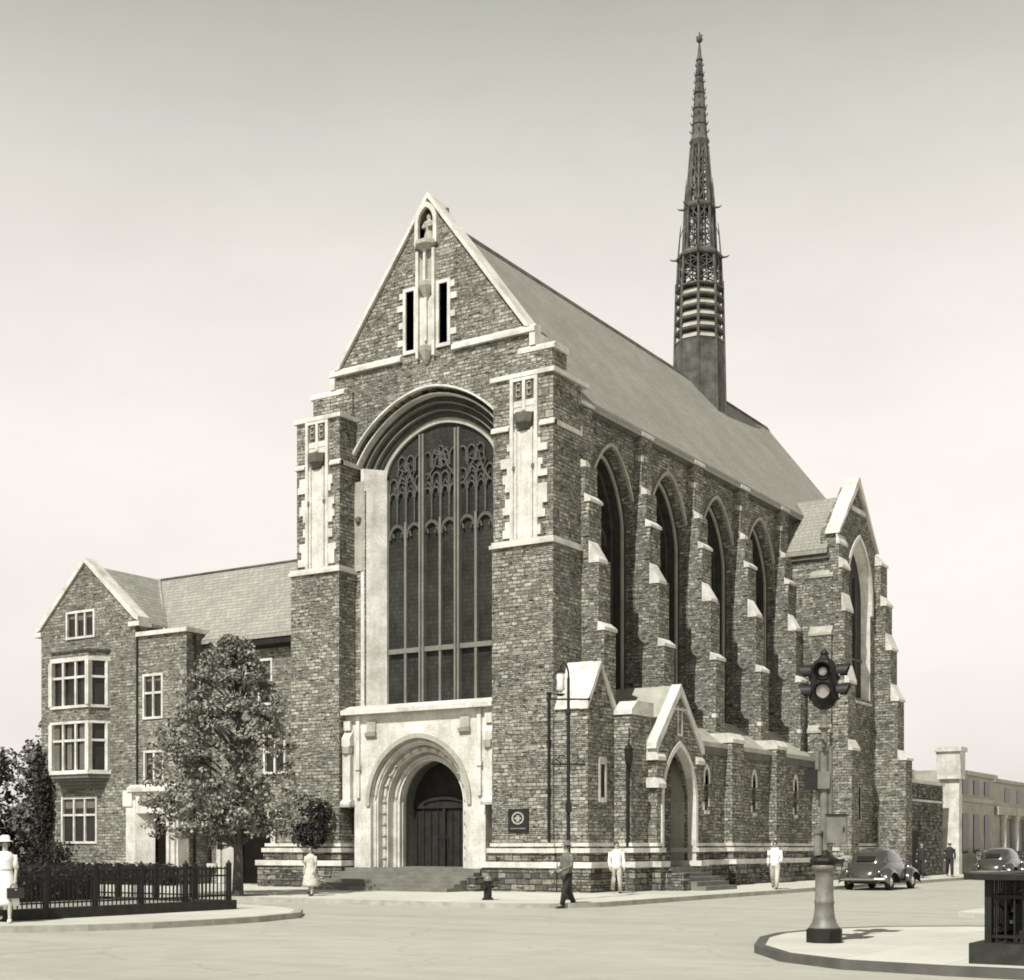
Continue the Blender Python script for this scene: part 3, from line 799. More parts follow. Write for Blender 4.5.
# --- side porch
PX = 2.3; PS = side(PX); pc = 5.05
b = MB(PS)
b.ext([(3.25, 0), (6.85, 0), (6.85, 5.3), (pc, 7.3), (3.25, 5.3)], 0, 0.45, [archpath(pc, 1.32, 3.3, 2.0, 0.95, 18)])
b.box(3.25, 3.7, 0.45, 1.9, 0, 5.3); b.box(6.4, 6.85, 0.45, 1.9, 0, 5.3)
PR = b.build('side_porch', 'stone', CH)
b = MB(PS); b.box(3.7, 6.4, 0.45, 1.6, 0.0, 0.9); b.build('porch_floor', 'step', PR)
b = MB(PS); b.box(3.7, 3.75, 0.45, 1.5, 0.9, 4.9); b.box(6.35, 6.4, 0.45, 1.5, 0.9, 4.9); b.box(3.75, 6.35, 1.45, 1.5, 0.9, 5.2); b.build('porch_lining', 'trim_grey', PR)
b = MB(PS); b.box(4.3, 5.8, 1.40, 1.45, 0.9, 3.9); b.build('porch_door', 'oak', PR)
b = MB(PS); b.ext([(3.1, 5.2), (pc, 7.3), (7.0, 5.2), (7.0, 5.42), (pc, 7.52), (3.1, 5.42)], 0.3, 2.6); b.build('porch_roof', 'lead_light', PR)
b = MB(PS); b.ext([(3.02, 5.12), (3.25, 5.12), (pc, 7.22), (6.85, 5.12), (7.03, 5.12), (7.03, 5.34), (pc, 7.56), (3.07, 5.34)], -0.08, 0.3)
b.box(3.14, 3.26, -0.06, .75, 4.75, 5.117); b.extu([(-0.14, 4.72), (-0.14, 4.85), (-0.02, 5.0), (0.6, 5.0), (0.6, 4.72)], 3.1, 3.72)
b.extu([(-0.12, 4.72), (-0.12, 4.85), (-0.02, 5.0), (0.6, 5.0), (0.6, 4.72)], 6.4, 7.0)
b.extu([(-0.16, 3.75), (-0.16, 3.9), (-0.02, 4.1), (0.6, 4.1), (0.6, 3.75)], 3.08, 3.68)
b.build('porch_coping', 'trim', PR)
b = MB(PS); b.ring(archpath(pc, 1.48, 3.3, 2.2, 0.95, 18), archpath(pc, 1.31, 3.3, 1.99, 0.95, 18), -0.05, .3)
b.box(pc - .2, pc - .13, -0.04, 0.02, 5.75, 6.75); b.box(pc + .13, pc + .2, -0.04, 0.02, 5.75, 6.75); b.box(pc - .2, pc + .2, -0.04, 0.02, 5.68, 5.76); b.box(pc - .45, pc + .45, -.05, .02, 6.6, 6.68)
b.build('porch_trim', 'trim', PR)
b = MB(PS)
b.extu([(0.45, 0), (0.45, 0.897)] + [q for k in range(5) for q in ((-0.25 - k * .33, 0.897 - k * .153), (-0.25 - k * .33, 0.897 - (k + 1) * .153))] + [(-0.25 - 4 * .33, 0)], 3.9, 6.6); b.build('porch_steps', 'step', PR)
b = MB(PS); b.box(3.3, 3.88, -1.0, -0.02, 0, .75); b.box(6.62, 7.1, -0.9, -.02, 0, .6); b.build('step_cheek', 'stone_dark', PR)
# --- transept
TX = 2.3; TS = side(TX); tc = 24.25
b = MB(TS)
b.ext([(21.5, 0), (27.0, 0), (27.0, 16.2), (tc, 18.9), (21.5, 16.2)], 0, 0.8, [archpath(tc + .2, 1.72, 13.6, 2.75, 8.75, 18), rect(24.0, 24.7, 2.95, 4.5)])
b.box(21.5, 22.2, 0.8, 4.0, 0, 15.5); b.box(26.3, 27.0, 0.8, 4.0, 0, 15.5)
TR = b.build('transept', 'stone', CH)
b = MB(TS); b.ext([(21.25, 15.45), (tc, 18.45), (27.25, 15.45), (27.25, 15.2), (tc, 18.1), (21.25, 15.2)], 0.4, 6.5); b.build('transept_roof', 'slate', TR)
b = MB(TS); b.ext([(21.35, 16.1), (21.5, 16.1), (tc, 18.85), (27.0, 16.1), (27.15, 16.1), (tc, 19.3)], -0.14, 0.55)
b.extu([(-0.1, 17.55), (-0.1, 17.75), (0, 17.75), (0, 17.55)], tc - .95, tc + .95)
b.build('transept_coping', 'trim', TR)
b = MB(TS); b.extu([(0.35, 15.0), (0.35, 15.2), (4, 15.2), (4, 15.0)], 21.36, 21.5); b.build('transept_gutter', 'trim_dark', TR)
c = tc + .2
b = MB(TS); b.ext(archpath(c, 1.42, 13.55, 2.42, 8.75, 18), .36, .42); TWi = b.build('transept_window', 'glass', TR)
b = MB(TS); P1 = archpath(c, 1.72, 13.6, 2.75, 8.75, 18); P2 = archpath(c, 1.40, 13.55, 2.40, 8.75, 18)
b.ring(archpath(c, 1.92, 13.6, 2.95, 12.9, 18), archpath(c, 1.71, 13.6, 2.74, 12.9, 18), -0.1, .05)
for i in range(len(P1) - 1):
    for (A, va), (B_, vb) in (((P1, 0.0), (P2, .37)),):
        b.face([b.v(A[i][0], va, A[i][1]), b.v(A[i + 1][0], va, A[i + 1][1]), b.v(B_[i + 1][0], vb, B_[i + 1][1]), b.v(B_[i][0], vb, B_[i][1])])
b.extu([(-0.1, 8.5), (-0.1, 8.62), (0.7, 8.80), (0.7, 8.5)], c - 1.75, c + 1.75)
b.build('window_reveal', 'trim', TWi)
b = MB(TS)
for k in (-.4, .4): b.box(c + k - .05, c + k + .05, .26, .36, 8.75, 14.6)
b.box(c - 1.38, c + 1.38, .28, .358, 10.6, 10.72)
b.build('mullion', 'tracery', TWi)
b = MB(TS); b.box(24.0, 24.7, .3, .35, 2.95, 4.5); LW = b.build('low_window', 'pane', TR)
b = MB(TS); frame(b, (24.0, 24.7, 2.95, 4.5), .1, -.03, .28); b.box(24.32, 24.38, .05, .3, 2.95, 4.5); b.build('frame', 'trim_grey', LW)
for fu, st in ((21.35, [(0, 6.2, .75), (6.2, 9.3, .58), (9.3, 12.6, .42), (12.6, 14.6, .28), (14.6, 15.7, .14)]), (26.85, [(0, 6.0, 1.55), (6.0, 8.9, 1.15), (8.9, 11.4, .8), (11.4, 13.6, .55), (13.6, 15.6, .3)])):
    b = MB(TS)
    for z0, z1, x in st: b.box(fu, fu + 1.0, -x, 0.3, z0, z1)
    o = b.build('transept_buttress', 'stone', TR)
    b = MB(TS)
    for i, (z0, z1, x) in enumerate(st):
        nx = st[i + 1][2] if i < len(st) - 1 else 0.02
        b.extu([(-x - .06, z1 - .12), (-x - .06, z1), (-nx, z1 + (.75 if i in (1, 2) else .4)), (-nx, z1 - .12)], fu - .04, fu + 1.04)
    b.build('weathering', 'trim', o)
b = MB()
for z0, z1, y in ((0, 7, .55), (7, 11.5, .38), (11.5, 14.2, .2)): b.box(1.1, 2.15, 21.5 - y, 21.6, z0, z1)
b.build('transept_buttress', 'stone', TR)
b = MB(); b.extu([(20.90, 6.9), (20.90, 7.0), (21.14, 7.3), (21.3, 6.9)], 1.07, 2.18); b.extu([(21.07, 11.4), (21.07, 11.5), (21.3, 11.85), (21.4, 11.4)], 1.07, 2.18); b.extu([(21.26, 14.1), (21.26, 14.2), (21.49, 14.45), (21.49, 14.1)], 1.07, 2.18); b.build('weathering', 'trim_grey', TR)

# --- plinth: stepped white bands and rough base around every projecting mass
pl_t = MB(); pl_b = MB()
def plinth(x0, x1, y0, y1, e):
    for p, z0, z1 in ((.08, 1.68, 1.80), (.17, 1.46, 1.62)):
        pl_t.box(x0 - p - e, x1 + p + e, y0 - p - e, y1, z0 + e, z1 + e)
    pl_t.box(x0 - .34 - e, x1 + .34 + e, y0 - .34 - e, y1, .95 + e, 1.15 + e)
    pl_b.box(x0 - .12 - e, x1 + .12 + e, y0 - .12 - e, y1, 1.15 + e, 1.46 + e)
    pl_b.box(x0 - .03 - e, x1 + .03 + e, y0 - .03 - e, y1, 1.62 + e, 1.68 + e)
    pl_b.box(x0 - .28 - e, x1 + .28 + e, y0 - .28 - e, y1, -0.05, .95 + e)
plinth(-2.45, 0.0, 0.0, 1.9, 0.0)
plinth(-13.0, -9.35, 0.0, 1.0, 0.003)
plinth(0.0, 1.30, 0.10, 1.9, 0.006)
plinth(0.2, 1.96, 1.97, 3.2, 0.009)
plinth(1.2, PX, 3.25, 3.62, 0.012)
plinth(1.2, PX, 6.50, 6.85, 0.015)
plinth(0.0, AX, 6.7, 21.4, 0.018)
plinth(0.4, TX, 21.5, 27.4, 0.021)
for k in (2, 3): plinth(0.6, AX + .3, F0 + PIT * k, F0 + PIT * k + 1.0, 0.024 + .003 * k)
pl_t.build('plinth_band', 'trim', CH); pl_b.build('plinth_base', 'stone_dark', CH)

# --- roof spire
FC = (XC + .05, 24.2)
FL = MB(); FL.lathe([(1.36, 21.6), (1.30, 25.0), (1.24, 27.1)], FC, 8, .39); FLo = FL.build('spire', 'lead', CH)
def P8(r, j, z, ph=.39): return (FC[0] + r * math.cos(ph + j * .7854), FC[1] + r * math.sin(ph + j * .7854), z)
b = MB()
for j in range(8): b.tube([P8(1.33, j, 22.5), P8(1.24, j, 27.1), P8(1.16, j, 30.3)], .07, 6)
b.build('corner_rib', 'lead', FLo)
b = MB()
for k in range(5):
    z = 27.2 + k * .56; r = 1.22 - k * .012
    b.lathe([(r + .05, z), (r - .22, z + .34), (r - .30, z + .34), (r - .03, z)], FC, 8, .39)
b.build('louvre', 'lead_light', FLo)
b = MB(); b.lathe([(.72, 27.1), (.68, 30.1)], FC, 8, .39)
for k in range(6):
    z = 27.1 + k * .56; b.lathe([(1.22, z - .05), (1.26, z), (1.22, z + .07), (.7, z + .07), (.7, z - .05)], FC, 8, .39)
b.build('louvre_core', 'lead', FLo)
b = MB()     # open lantern stages
def stage(z0, z1, r0, r1, mid=()):
    for j in range(8):
        b.tube([P8(r0, j, z0), P8(r1, j, z1)], .07, 5)
        for q0, q1 in ((0.0, 0.34), (0.34, 0.67), (0.67, 1.0)):
            za, zb = z0 + (z1 - z0) * q0, z0 + (z1 - z0) * q1; ra, rb = r0 + (r1 - r0) * q0, r0 + (r1 - r0) * q1
            b.tube([P8(ra, j, za), P8(rb, j + 1, zb)], .036, 4); b.tube([P8(ra, j + 1, za), P8(rb, j, zb)], .036, 4)
            b.tube([P8(rb, j, zb), P8(rb, j + 1, zb)], .04, 4)
        b.tube([P8(r0 * .96, j + .5, z0), P8(r1 * .96, j + .5, z1)], .03, 4)
    b.tube([(FC[0], FC[1], z0), (FC[0], FC[1], z1)], .2, 6)
stage(30.1, 31.6, 1.13, 1.06); stage(31.7, 34.1, .84, .74); stage(34.2, 37.2, .66, .42)
for j in range(8):
    b.tube([P8(1.08, j, 31.5), P8(.98, j, 32.8), P8(.93, j, 33.3)], [.05, .035, .01], 5)
    b.tube([P8(.98, j, 32.6), P8(.8, j, 33.2)], .02, 4)
    b.tube([P8(.76, j, 34.1), P8(.68, j, 35.2), P8(.66, j, 35.6)], [.045, .03, .01], 5)
b.build('lantern_frame', 'lead', FLo)
b = MB()
b.lathe([(1.18, 31.45), (1.2, 31.55), (1.05, 31.75), (.8, 31.75), (.8, 31.45)], FC, 8, .39)
b.lathe([(.8, 33.95), (.84, 34.05), (.7, 34.25), (.5, 34.25), (.5, 33.95)], FC, 8, .39)
for j in range(8):
    for r, z, l in ((1.15, 31.5, .36), (.8, 34.05, .32)):
        if j % 2 == 0 or z > 33: b.tube([P8(r, j, z), P8(r + l * .7, j, z + .02), P8(r + l, j, z + .1)], [.06, .04, .015], 5)
b.build('spire_gallery', 'lead', FLo)
b = MB()
b.lathe([(.3, 36.9), (.42, 37.2), (.52, 37.45), (.40, 37.7), (.36, 38.3), (.25, 40.0), (.12, 41.7), (.05, 42.4)], FC, 8, .39)
for z, r in ((38.3, .42), (39.1, .38), (39.9, .33), (40.8, .26), (41.6, .2)): b.lathe([(r - .08, z - .07), (r, z), (r - .06, z + .06), (.05, z + .06)], FC, 8, .39)
b.tube([(FC[0], FC[1], 42.3), (FC[0], FC[1], 43.0)], .04, 6); b.ball((FC[0], FC[1], 42.65), .17, 6); b.tube([(FC[0] - .18, FC[1], 42.82), (FC[0] + .18, FC[1], 42.82)], .03, 5)
for j in range(8):
    for q in range(9):
        z = 37.9 + q * .42; r = .40 - (z - 37.7) * .081
        if r > .1: b.tube([P8(r, j, z), P8(r + .09, j, z + .08), P8(r + .1, j, z + .17)], [.04, .03, .012], 4)
b.build('spire_needle', 'lead', FLo, split=False)

# ================================================================== PARISH HOUSE
PH = thing('parish_house', 'lower stone parish house with gabled bay-window wing and slate roof joined to the church', 'house', (-19, 1.5, .13))
def win(parent, f, u0, u1, z0, z1, cols, rows, v=0.12, t=.1, name='window', depth=.12):
    b = MB(f); b.box(u0 - t, u0, -.04, v, z0 - t, z1 + t); b.box(u1, u1 + t, -.04, v, z0 - t, z1 + t)
    b.box(u0, u1, -.037, v, z1, z1 + t); b.box(u0, u1, -.06, v, z0 - t, z0)
    for k in range(1, cols):
        u = u0 + (u1 - u0) * k / cols; b.box(u - .045, u + .045, -.02, v - .003, z0, z1)
    for zz in rows: b.box(u0, u1, -.017, v - .006, zz - .045, zz + .045)
    o = b.build(name, 'trim', parent)
    b = MB(f); b.box(u0, u1, v - .05, v - .02, z0, z1); b.build('pane', 'pane', o)
    b = MB(f)
    rr = random.Random(int(u0 * 100 + z0 * 10)); 
    for k in range(cols):
        ua = u0 + (u1 - u0) * k / cols + .07; ub = u0 + (u1 - u0) * (k + 1) / cols - .07
        b.box(ua, ub, v - .058, v - .052, z1 - (z1 - z0) * rr.choice((.12, .22, .3)), z1 - .03)
    b.build('blind', 'trim_dark', o)
    return o
HF = lambda u, v, z: (u - 0.45, 0.3 + v, z)
gx = -23.4
b = MB(HF); b.ext([(-26.3, 0), (-20.3, 0), (-20.3, 11.35), (gx, 14.05), (-26.3, 11.35)], 0, .5, [rect(-24.65, -22.8, 10.72, 11.95), rect(-24.95, -22.65, 1.8, 3.85)])
b.box(-26.3, -25.8, .5, 9, 0, 11.2); b.box(-20.8, -20.3, .5, 9, 0, 11.2); b.box(-27.0, -26.3, .6, 3.0, 0, 11.0)
GWg = b.build('gable_wing', 'house_stone', PH)
b = MB(HF); b.ext([(-26.6, 11.15), (gx, 13.93), (-20.05, 11.15), (-20.05, 11.0), (gx, 13.68), (-26.6, 11.0)], .3, 10); b.build('wing_roof', 'slate2', GWg)
b = MB(HF); b.ext([(-26.55, 11.2), (-26.3, 11.3), (gx, 14.0), (-20.3, 11.3), (-20.05, 11.2), (-20.05, 11.38), (gx, 14.24), (-26.55, 11.38)], -.1, .55)
b.box(-20.62, -19.95, -.12, .6, 10.98, 11.18); b.box(-26.7, -26.2, -.12, .6, 10.98, 11.18); b.build('wing_coping', 'trim', GWg)
win(GWg, HF, -24.55, -22.9, 10.82, 11.85, 3, ())
win(GWg, HF, -24.85, -22.75, 1.9, 3.75, 3, (3.05,))
# two-storey bay
BF = lambda u, v, z: (u + 0.12, 0.3 + v, z)
b = MB(BF)
bay = [(-25.75, 0.02), (-25.35, -.75), (-22.95, -.75), (-22.4, 0.02)]
def ins(d): return [(-25.75 + d, .02), (-25.35 + d * .6, -.75 + d), (-22.95 - d * .6, -.75 + d), (-22.4 - d, .02)]
b.exth(ins(.06), 7.05, 7.62); b.exth(ins(.04), 9.80, 10.05); BY = b.build('bay_window', 'house_stone', GWg)
b = MB(BF); b.exth(ins(-.05), 4.78, 4.95); b.exth(ins(-.02), 6.95, 7.05); b.exth(ins(-.02), 7.62, 7.74); b.exth(ins(-.02), 9.62, 9.8)
def post(b, x, y, w, z0, z1): b.box(x - w, x + w, y - w, y + w, z0, z1)
for z0, z1 in ((4.95, 6.95), (7.74, 9.62)):
    for x, y in ((-25.32, -.69), (-22.98, -.69)): post(b, x, y, .11, z0, z1)
    post(b, -22.50, -.06, .09, z0, z1); post(b, -25.68, -.06, .07, z0, z1)
    for k in (1, 2): post(b, -25.35 + 2.4 * k / 3, -.70, .05, z0, z1)
    zz = z0 + (z1 - z0) * .64; b.exth([(-25.35, -.73), (-22.95, -.73), (-22.95, -.62), (-25.35, -.62)], zz - .05, zz + .05)
    b.exth([(-22.95, -.73), (-22.45, -.04), (-22.52, .0), (-23.02, -.64)], zz - .053, zz + .047)
b.build('bay_frame', 'trim', BY)
b = MB(BF); b.exth(ins(.14), 4.95, 6.95); b.exth(ins(.14), 7.74, 9.62); b.build('pane', 'pane', BY)
b = MB(BF)
for z0, z1 in ((5.6, 6.9),):
    for k in range(3): b.box(-25.2 + k * .8, -24.9 + k * .8, -.63, -.615, 5.0, 6.9)
b.build('curtain', 'trim_dark', BY)
b = MB(BF)
for i, (d, z0, z1) in enumerate(((.02, 4.62, 4.78), (.14, 4.48, 4.62), (.28, 4.34, 4.48), (.42, 4.2, 4.34))): b.exth(ins(d), z0, z1)
b.build('bay_corbel', 'trim_dark', BY)
b = MB(BF); b.exth(ins(-.06), 10.05, 10.13); b.build('bay_cap', 'lead', BY)
# flat-topped block with doorway
EF = lambda u, v, z: (u - 0.28, 0.25 + v, z)
b = MB(EF); b.ext([(-20.45, 0), (-17.4, 0), (-17.4, 10.5), (-20.45, 10.5)], 0, .5, [rect(-19.95, -18.75, 7.0, 8.9), rect(-19.9, -18.7, 4.35, 5.7), rect(-19.6, -18.2, .6, 3.3)])
b.box(-17.9, -17.4, .5, 2.0, 0, 10.5); b.box(-20.15, -17.9, .5, 2.0, 9.7, 10.4)
EB = b.build('entry_block', 'house_stone', PH)
b = MB(EF); b.box(-20.28, -17.28, -.12, 2.0, 10.5, 10.68); b.build('entry_coping', 'trim', EB)
win(EB, EF, -19.85, -18.85, 7.1, 8.8, 2, (8.1,)); win(EB, EF, -19.8, -18.8, 4.45, 5.6, 2, ())
b = MB(EF); b.tube([(-20.28, -.02, 11.0), (-20.28, -.02, 1.0)], .055, 6); b.tube([(-17.33, .4, 10.4), (-17.33, .4, 1.0)], .05, 6); b.build('downpipe', 'pipe', EB)
DF = lambda u, v, z: (u + 0.15, -.35 + v, z)
b = MB(DF); b.box(-20.75, -20.2, 0, .6, .3, 3.6); b.box(-18.35, -17.7, 0, .6, .3, 3.3); b.box(-20.2, -18.35, .02, .6, 3.05, 3.75)
b.extu([(-.1, 3.95), (-.1, 4.1), (.1, 4.25), (.6, 4.25), (.6, 3.95)], -20.6, -17.6); b.box(-20.75, -17.9, .05, .6, 3.75, 3.95); b.box(-20.9, -20.35, -.05, .55, 3.35, 4.0)
b.exth([(-20.2, .0), (-19.65, .59), (-20.2, .59)], .3, 3.05); b.box(-18.28, -18.12, -.1, .05, .3, 3.1); b.box(-17.95, -17.8, -.1, .05, .3, 3.1)
DD = b.build('doorway', 'trim', EB)
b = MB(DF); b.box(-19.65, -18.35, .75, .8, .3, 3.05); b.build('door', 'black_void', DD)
# main range
MF = front(1.5)
ac = -15.55
b = MB(MF); b.ext([(-17.5, 0), (-11.75, 0), (-11.75, 10.05), (-17.5, 10.05)], 0, .6, [archpath(ac, 1.4, 2.25, 1.35, .15, 16), rect(-15.6, -14.1, 7.4, 9.3), rect(-14.6, -13.4, 4.6, 6.2), rect(-17.1, -16.5, 2.6, 3.5)])
MR = b.build('main_range', 'house_stone', PH)
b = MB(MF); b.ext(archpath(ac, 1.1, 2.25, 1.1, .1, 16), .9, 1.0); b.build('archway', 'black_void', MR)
b = MB(MF); P1 = archpath(ac, 1.4, 2.25, 1.35, .15, 16); P2 = archpath(ac, .95, 2.25, .95, .15, 16)
b.ring(archpath(ac, 1.62, 2.25, 1.57, .15, 16), archpath(ac, 1.39, 2.25, 1.34, .15, 16), -.07, .2)
for i in range(len(P1) - 1):
    b.face([b.v(P1[i][0], 0, P1[i][1]), b.v(P1[i + 1][0], 0, P1[i + 1][1]), b.v(P2[i + 1][0], .6, P2[i + 1][1]), b.v(P2[i][0], .6, P2[i][1])])
b.build('arch_surround', 'trim', MR)
win(MR, MF, -15.5, -14.2, 7.5, 9.2, 2, (8.4,)); win(MR, MF, -14.5, -13.5, 4.7, 6.1, 2, (5.5,)); win(MR, MF, -17.0, -16.6, 2.7, 3.4, 1, ())
b = MB(); b.extu([(1.0, 10.05), (1.0, 10.22), (4.6, 13.9), (8.4, 10.0), (8.2, 9.8), (4.6, 13.5), (1.2, 10.05)], -24.2, -11.6); b.build('main_roof', 'slate2', MR)
b = MB(); b.extu([(1.05, 9.8), (1.05, 10.047), (1.5, 10.047), (1.5, 9.7)], -17.4, -11.7); b.build('eaves_gutter', 'pipe', MR)
b = MB(); b.tube([(-20.0, 1.25, 10.55), (-23.85, 4.55, 13.9)], .10, 6); b.build('valley_flashing', 'lead_light', MR)
b = MB(); b.tube([(-23.8, 4.6, 13.9), (-11.7, 4.6, 13.9)], .08, 6); b.build('ridge_cap', 'lead', MR)
# house plinth
b = MB(); b.box(-26.45, -20.9, .1, .4, .78, .98); b.box(-17.6, -17.1, 1.3, 1.6, .78, .98); b.box(-20.85, -17.25, .0, .35, .783, .983) if False else None
b.build('house_plinth_band', 'trim', PH)
b = MB(); b.box(-26.4, -20.85, .15, .35, 0, .78); b.build('house_plinth_base', 'stone_dark', PH)
b = MB(); b.box(-26.3, -11.8, 8.1, 8.7, 0, 10); b.box(-27, -26.3, 3.2, 8.7, 0, 10); b.build('rear_wall', 'house_stone', PH)

# ================================================================== ANNEX + FAR STREET
AN = MB(); AN.box(0.5, 3.0, 27.95, 36.2, 0, 4.95)
ANo = thing('church_annex', 'low flat-topped stone annex with two white coping bands beyond the transept', 'annex', (2, 32, .13))
AN.build('wall', 'stone_dark', ANo)
b = MB(); b.box(.4, 3.1, 27.95, 36.3, 4.95, 5.12); b.box(.45, 3.05, 27.85, 36.25, 4.0, 4.12); b.box(.8, 2.6, 28.6, 31.2, 5.12, 5.6); b.box(2.2, 2.6, 32.0, 32.5, 5.12, 5.7); b.build('coping', 'trim', ANo)
b = MB(); b.box(2.85, 3.05, 28.0, 28.35, 0, 3.998); b.build('corner_pier', 'trim_grey', ANo)
b = MB(side(3.0)); b.box(30.5, 31.6, -.02, .1, .3, 2.5); b.build('door', 'oak', ANo)

TH = thing('town_house', 'haze-paled town house with bright end pier and bracket beyond the annex', 'house', (0, 42, .13))
b = MB(); b.box(-8, 3.3, 38.0, 46.0, 0, 5.7); b.build('wall', 'hazed_stone', TH)
b = MB(); b.box(2.5, 3.55, 37.4, 38.0, 0, 5.4); b.extu([(37.2, 5.4), (37.2, 5.6), (37.0, 6.9), (38.1, 6.9), (38.1, 5.4)], 2.4, 3.7); b.box(2.3, 3.8, 36.9, 38.2, 6.9, 7.15); b.build('end_pier', 'trim', TH)
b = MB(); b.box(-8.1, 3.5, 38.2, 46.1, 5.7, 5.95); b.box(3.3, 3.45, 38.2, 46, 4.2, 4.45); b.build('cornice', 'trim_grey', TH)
for k in range(3):
    b = MB(side(3.3)); b.box(38.9 + k * 2.4, 40.1 + k * 2.4, -.05, .1, 1.3, 3.5); b.box(38.9 + k * 2.4, 40.1 + k * 2.4, -.05, .1, 4.65, 5.45); b.build('window', 'pane', TH)
RH = thing('row_house', 'long haze-paled row house with columned white-banded shopfront far down the side street', 'house', (0, 60, .13))
b = MB(); b.box(-8, 3.1, 46.4, 90, 0, 5.6); b.build('wall', 'hazed_stone', RH)
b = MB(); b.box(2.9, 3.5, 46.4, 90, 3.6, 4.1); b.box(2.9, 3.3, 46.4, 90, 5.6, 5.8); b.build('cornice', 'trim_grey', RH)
for k in range(9):
    b = MB(); b.lathe([(.26, 0.1), (.2, .4), (.17, 3.2), (.26, 3.5), (.26, 3.6)], (3.25, 48.5 + k * 3.2), 10); b.build('column', 'trim', RH)
for k in range(9):
    b = MB(side(3.1)); b.box(49 + k * 3.2, 51.2 + k * 3.2, -.03, .05, .9, 3.4); b.box(49.4 + k * 3.2, 50.7 + k * 3.2, -.03, .05, 4.4, 5.3); b.build('window', 'pane', RH)
b = MB(); b.box(2.8, 4.3, 44.0, 44.3, 0.1, 1.5); b.box(4.2, 4.5, 38.5, 70, 0.1, 1.4)
AR = tag(b.build('area_wall', 'stone_dark'), 'dark low area wall in front of the far row houses', 'wall')

# ================================================================== VEGETATION
def leaves(bm, c, R, n, size, rnd, flat=1.0, shell=0.5):
    for i in range(n):
        while True:
            d = Vector((rnd.uniform(-1, 1), rnd.uniform(-1, 1), rnd.uniform(-1, 1)))
            if 0.05 < d.length <= 1: break
        d = d.normalized() * (d.length ** shell)
        p = Vector(c) + Vector((d.x * R[0], d.y * R[1], d.z * R[2]))
        nrm = (d.normalized() + Vector((rnd.gauss(0, .6), rnd.gauss(0, .6), rnd.gauss(.35, .6)))).normalized()
        a = nrm.orthogonal().normalized(); a.rotate(Matrix.Rotation(rnd.uniform(0, 6.28), 3, nrm)); q = nrm.cross(a)
        s = size * rnd.uniform(.6, 1.35)
        v = [bm.verts.new(p + a * s * x + q * s * y + nrm * s * z) for x, y, z in ((-.5, 0, 0), (-.1, -.38, .1), (.55, -.08, -.06), (.05, .36, .1))]
        bm.faces.new(v)
def leafy(name, clumps, size, mat, parent, seed, shell=.5):
    rnd = random.Random(seed); b = MB()
    for c, R, n in clumps: leaves(b.bm, c, R, n, size, rnd, 1, shell)
    me = bpy.data.meshes.new(name); b.bm.to_mesh(me); b.bm.free(); me.materials.append(M[mat])
    o = bpy.data.objects.new(name, me); COL.objects.link(o)
    if parent is not None:
        o.parent = parent; o.matrix_parent_inverse = parent_world(parent).inverted()
    return o
# street tree before the parish house
tx, ty = -6.75, -8.2
TRE = thing('street_tree', 'leafy sidewalk tree with ragged conical crown in front of the parish house', 'tree', (tx, ty, .13))
b = MB(); b.tube([(tx, ty, .1), (tx + .03, ty, 1.3), (tx - .04, ty, 3.0), (tx + .02, ty, 5.2), (tx + .06, ty, 7.3)], [.19, .15, .12, .07, .02], 9)
rnd = random.Random(21); clumps = []
def crown_r(h): return 2.2 * max(0, 1 - h ** 2.1) ** 0.8 * min(1, .78 + h * 2.0) + .18
for k in range(160):
    h = rnd.uniform(0, 1) ** 1.1
    z = 2.05 + h * 6.3; rmax = crown_r(h)
    a = rnd.uniform(0, 6.283); rr = rmax * rnd.uniform(.25, 1) ** .6 * .92
    c = (tx + rr * math.cos(a) - .75 + .5 * h, ty + rr * math.sin(a) * .95, z + rnd.uniform(-.25, .2))
    s = rnd.uniform(.22, .52) * (1.05 - .4 * h)
    clumps.append((c, (s, s, s * .55), int(150 * (s / .42) ** 1.6)))
    p0 = (tx, ty, max(1.6, z - .8 - rr * .35))
    if k % 2 == 0: b.tube([p0, ((p0[0] + c[0]) / 2, (p0[1] + c[1]) / 2, (p0[2] + c[2]) / 2 + .12), c], [.05, .03, .012], 5)
for k in range(290):
    h = rnd.uniform(.0, .98); a = rnd.uniform(0, 6.283); r = crown_r(h) * rnd.uniform(.85, 1.12)
    clumps.append(((tx - .75 + .5 * h + r * math.cos(a), ty + r * math.sin(a), 2.0 + h * 6.4), (.25, .25, .14), 20))
b.build('trunk', 'bark', TRE); leafy('crown', clumps, .125, 'leaf', TRE, 5, .7)
b = MB(); b.box(tx - .7, tx + .8, ty - .55, ty + .55, .12, .15); tag(b.build('tree_pit', 'granite'), 'dark earth tree pit around the foot of the street tree', 'tree pit')
def bush(name, label, cat, c, R, n, size, mat, seed, clump=9, pot=None):
    t = thing(name, label, cat, (c[0], c[1], c[2] - R[2])); rnd = random.Random(seed); cl = []
    for k in range(clump):
        cl.append(((c[0] + rnd.uniform(-.7, .7) * R[0], c[1] + rnd.uniform(-.7, .7) * R[1], c[2] + rnd.uniform(-.75, .75) * R[2]), (R[0] * .5, R[1] * .5, R[2] * .4), n // clump))
    leafy('foliage', cl, size, mat, t, seed)
    b = MB(); b.tube([(c[0], c[1], c[2] - R[2]), (c[0], c[1], c[2] + R[2] * .3)], .05, 6); b.build('stem', 'bark', t)
    if pot: 
        b = MB(); b.lathe([(pot * .7, c[2] - R[2] - .02), (pot, c[2] - R[2] + .35), (pot * .9, c[2] - R[2] + .35)], c[:2], 12); b.build('pot', 'trim_grey', t)
    return t
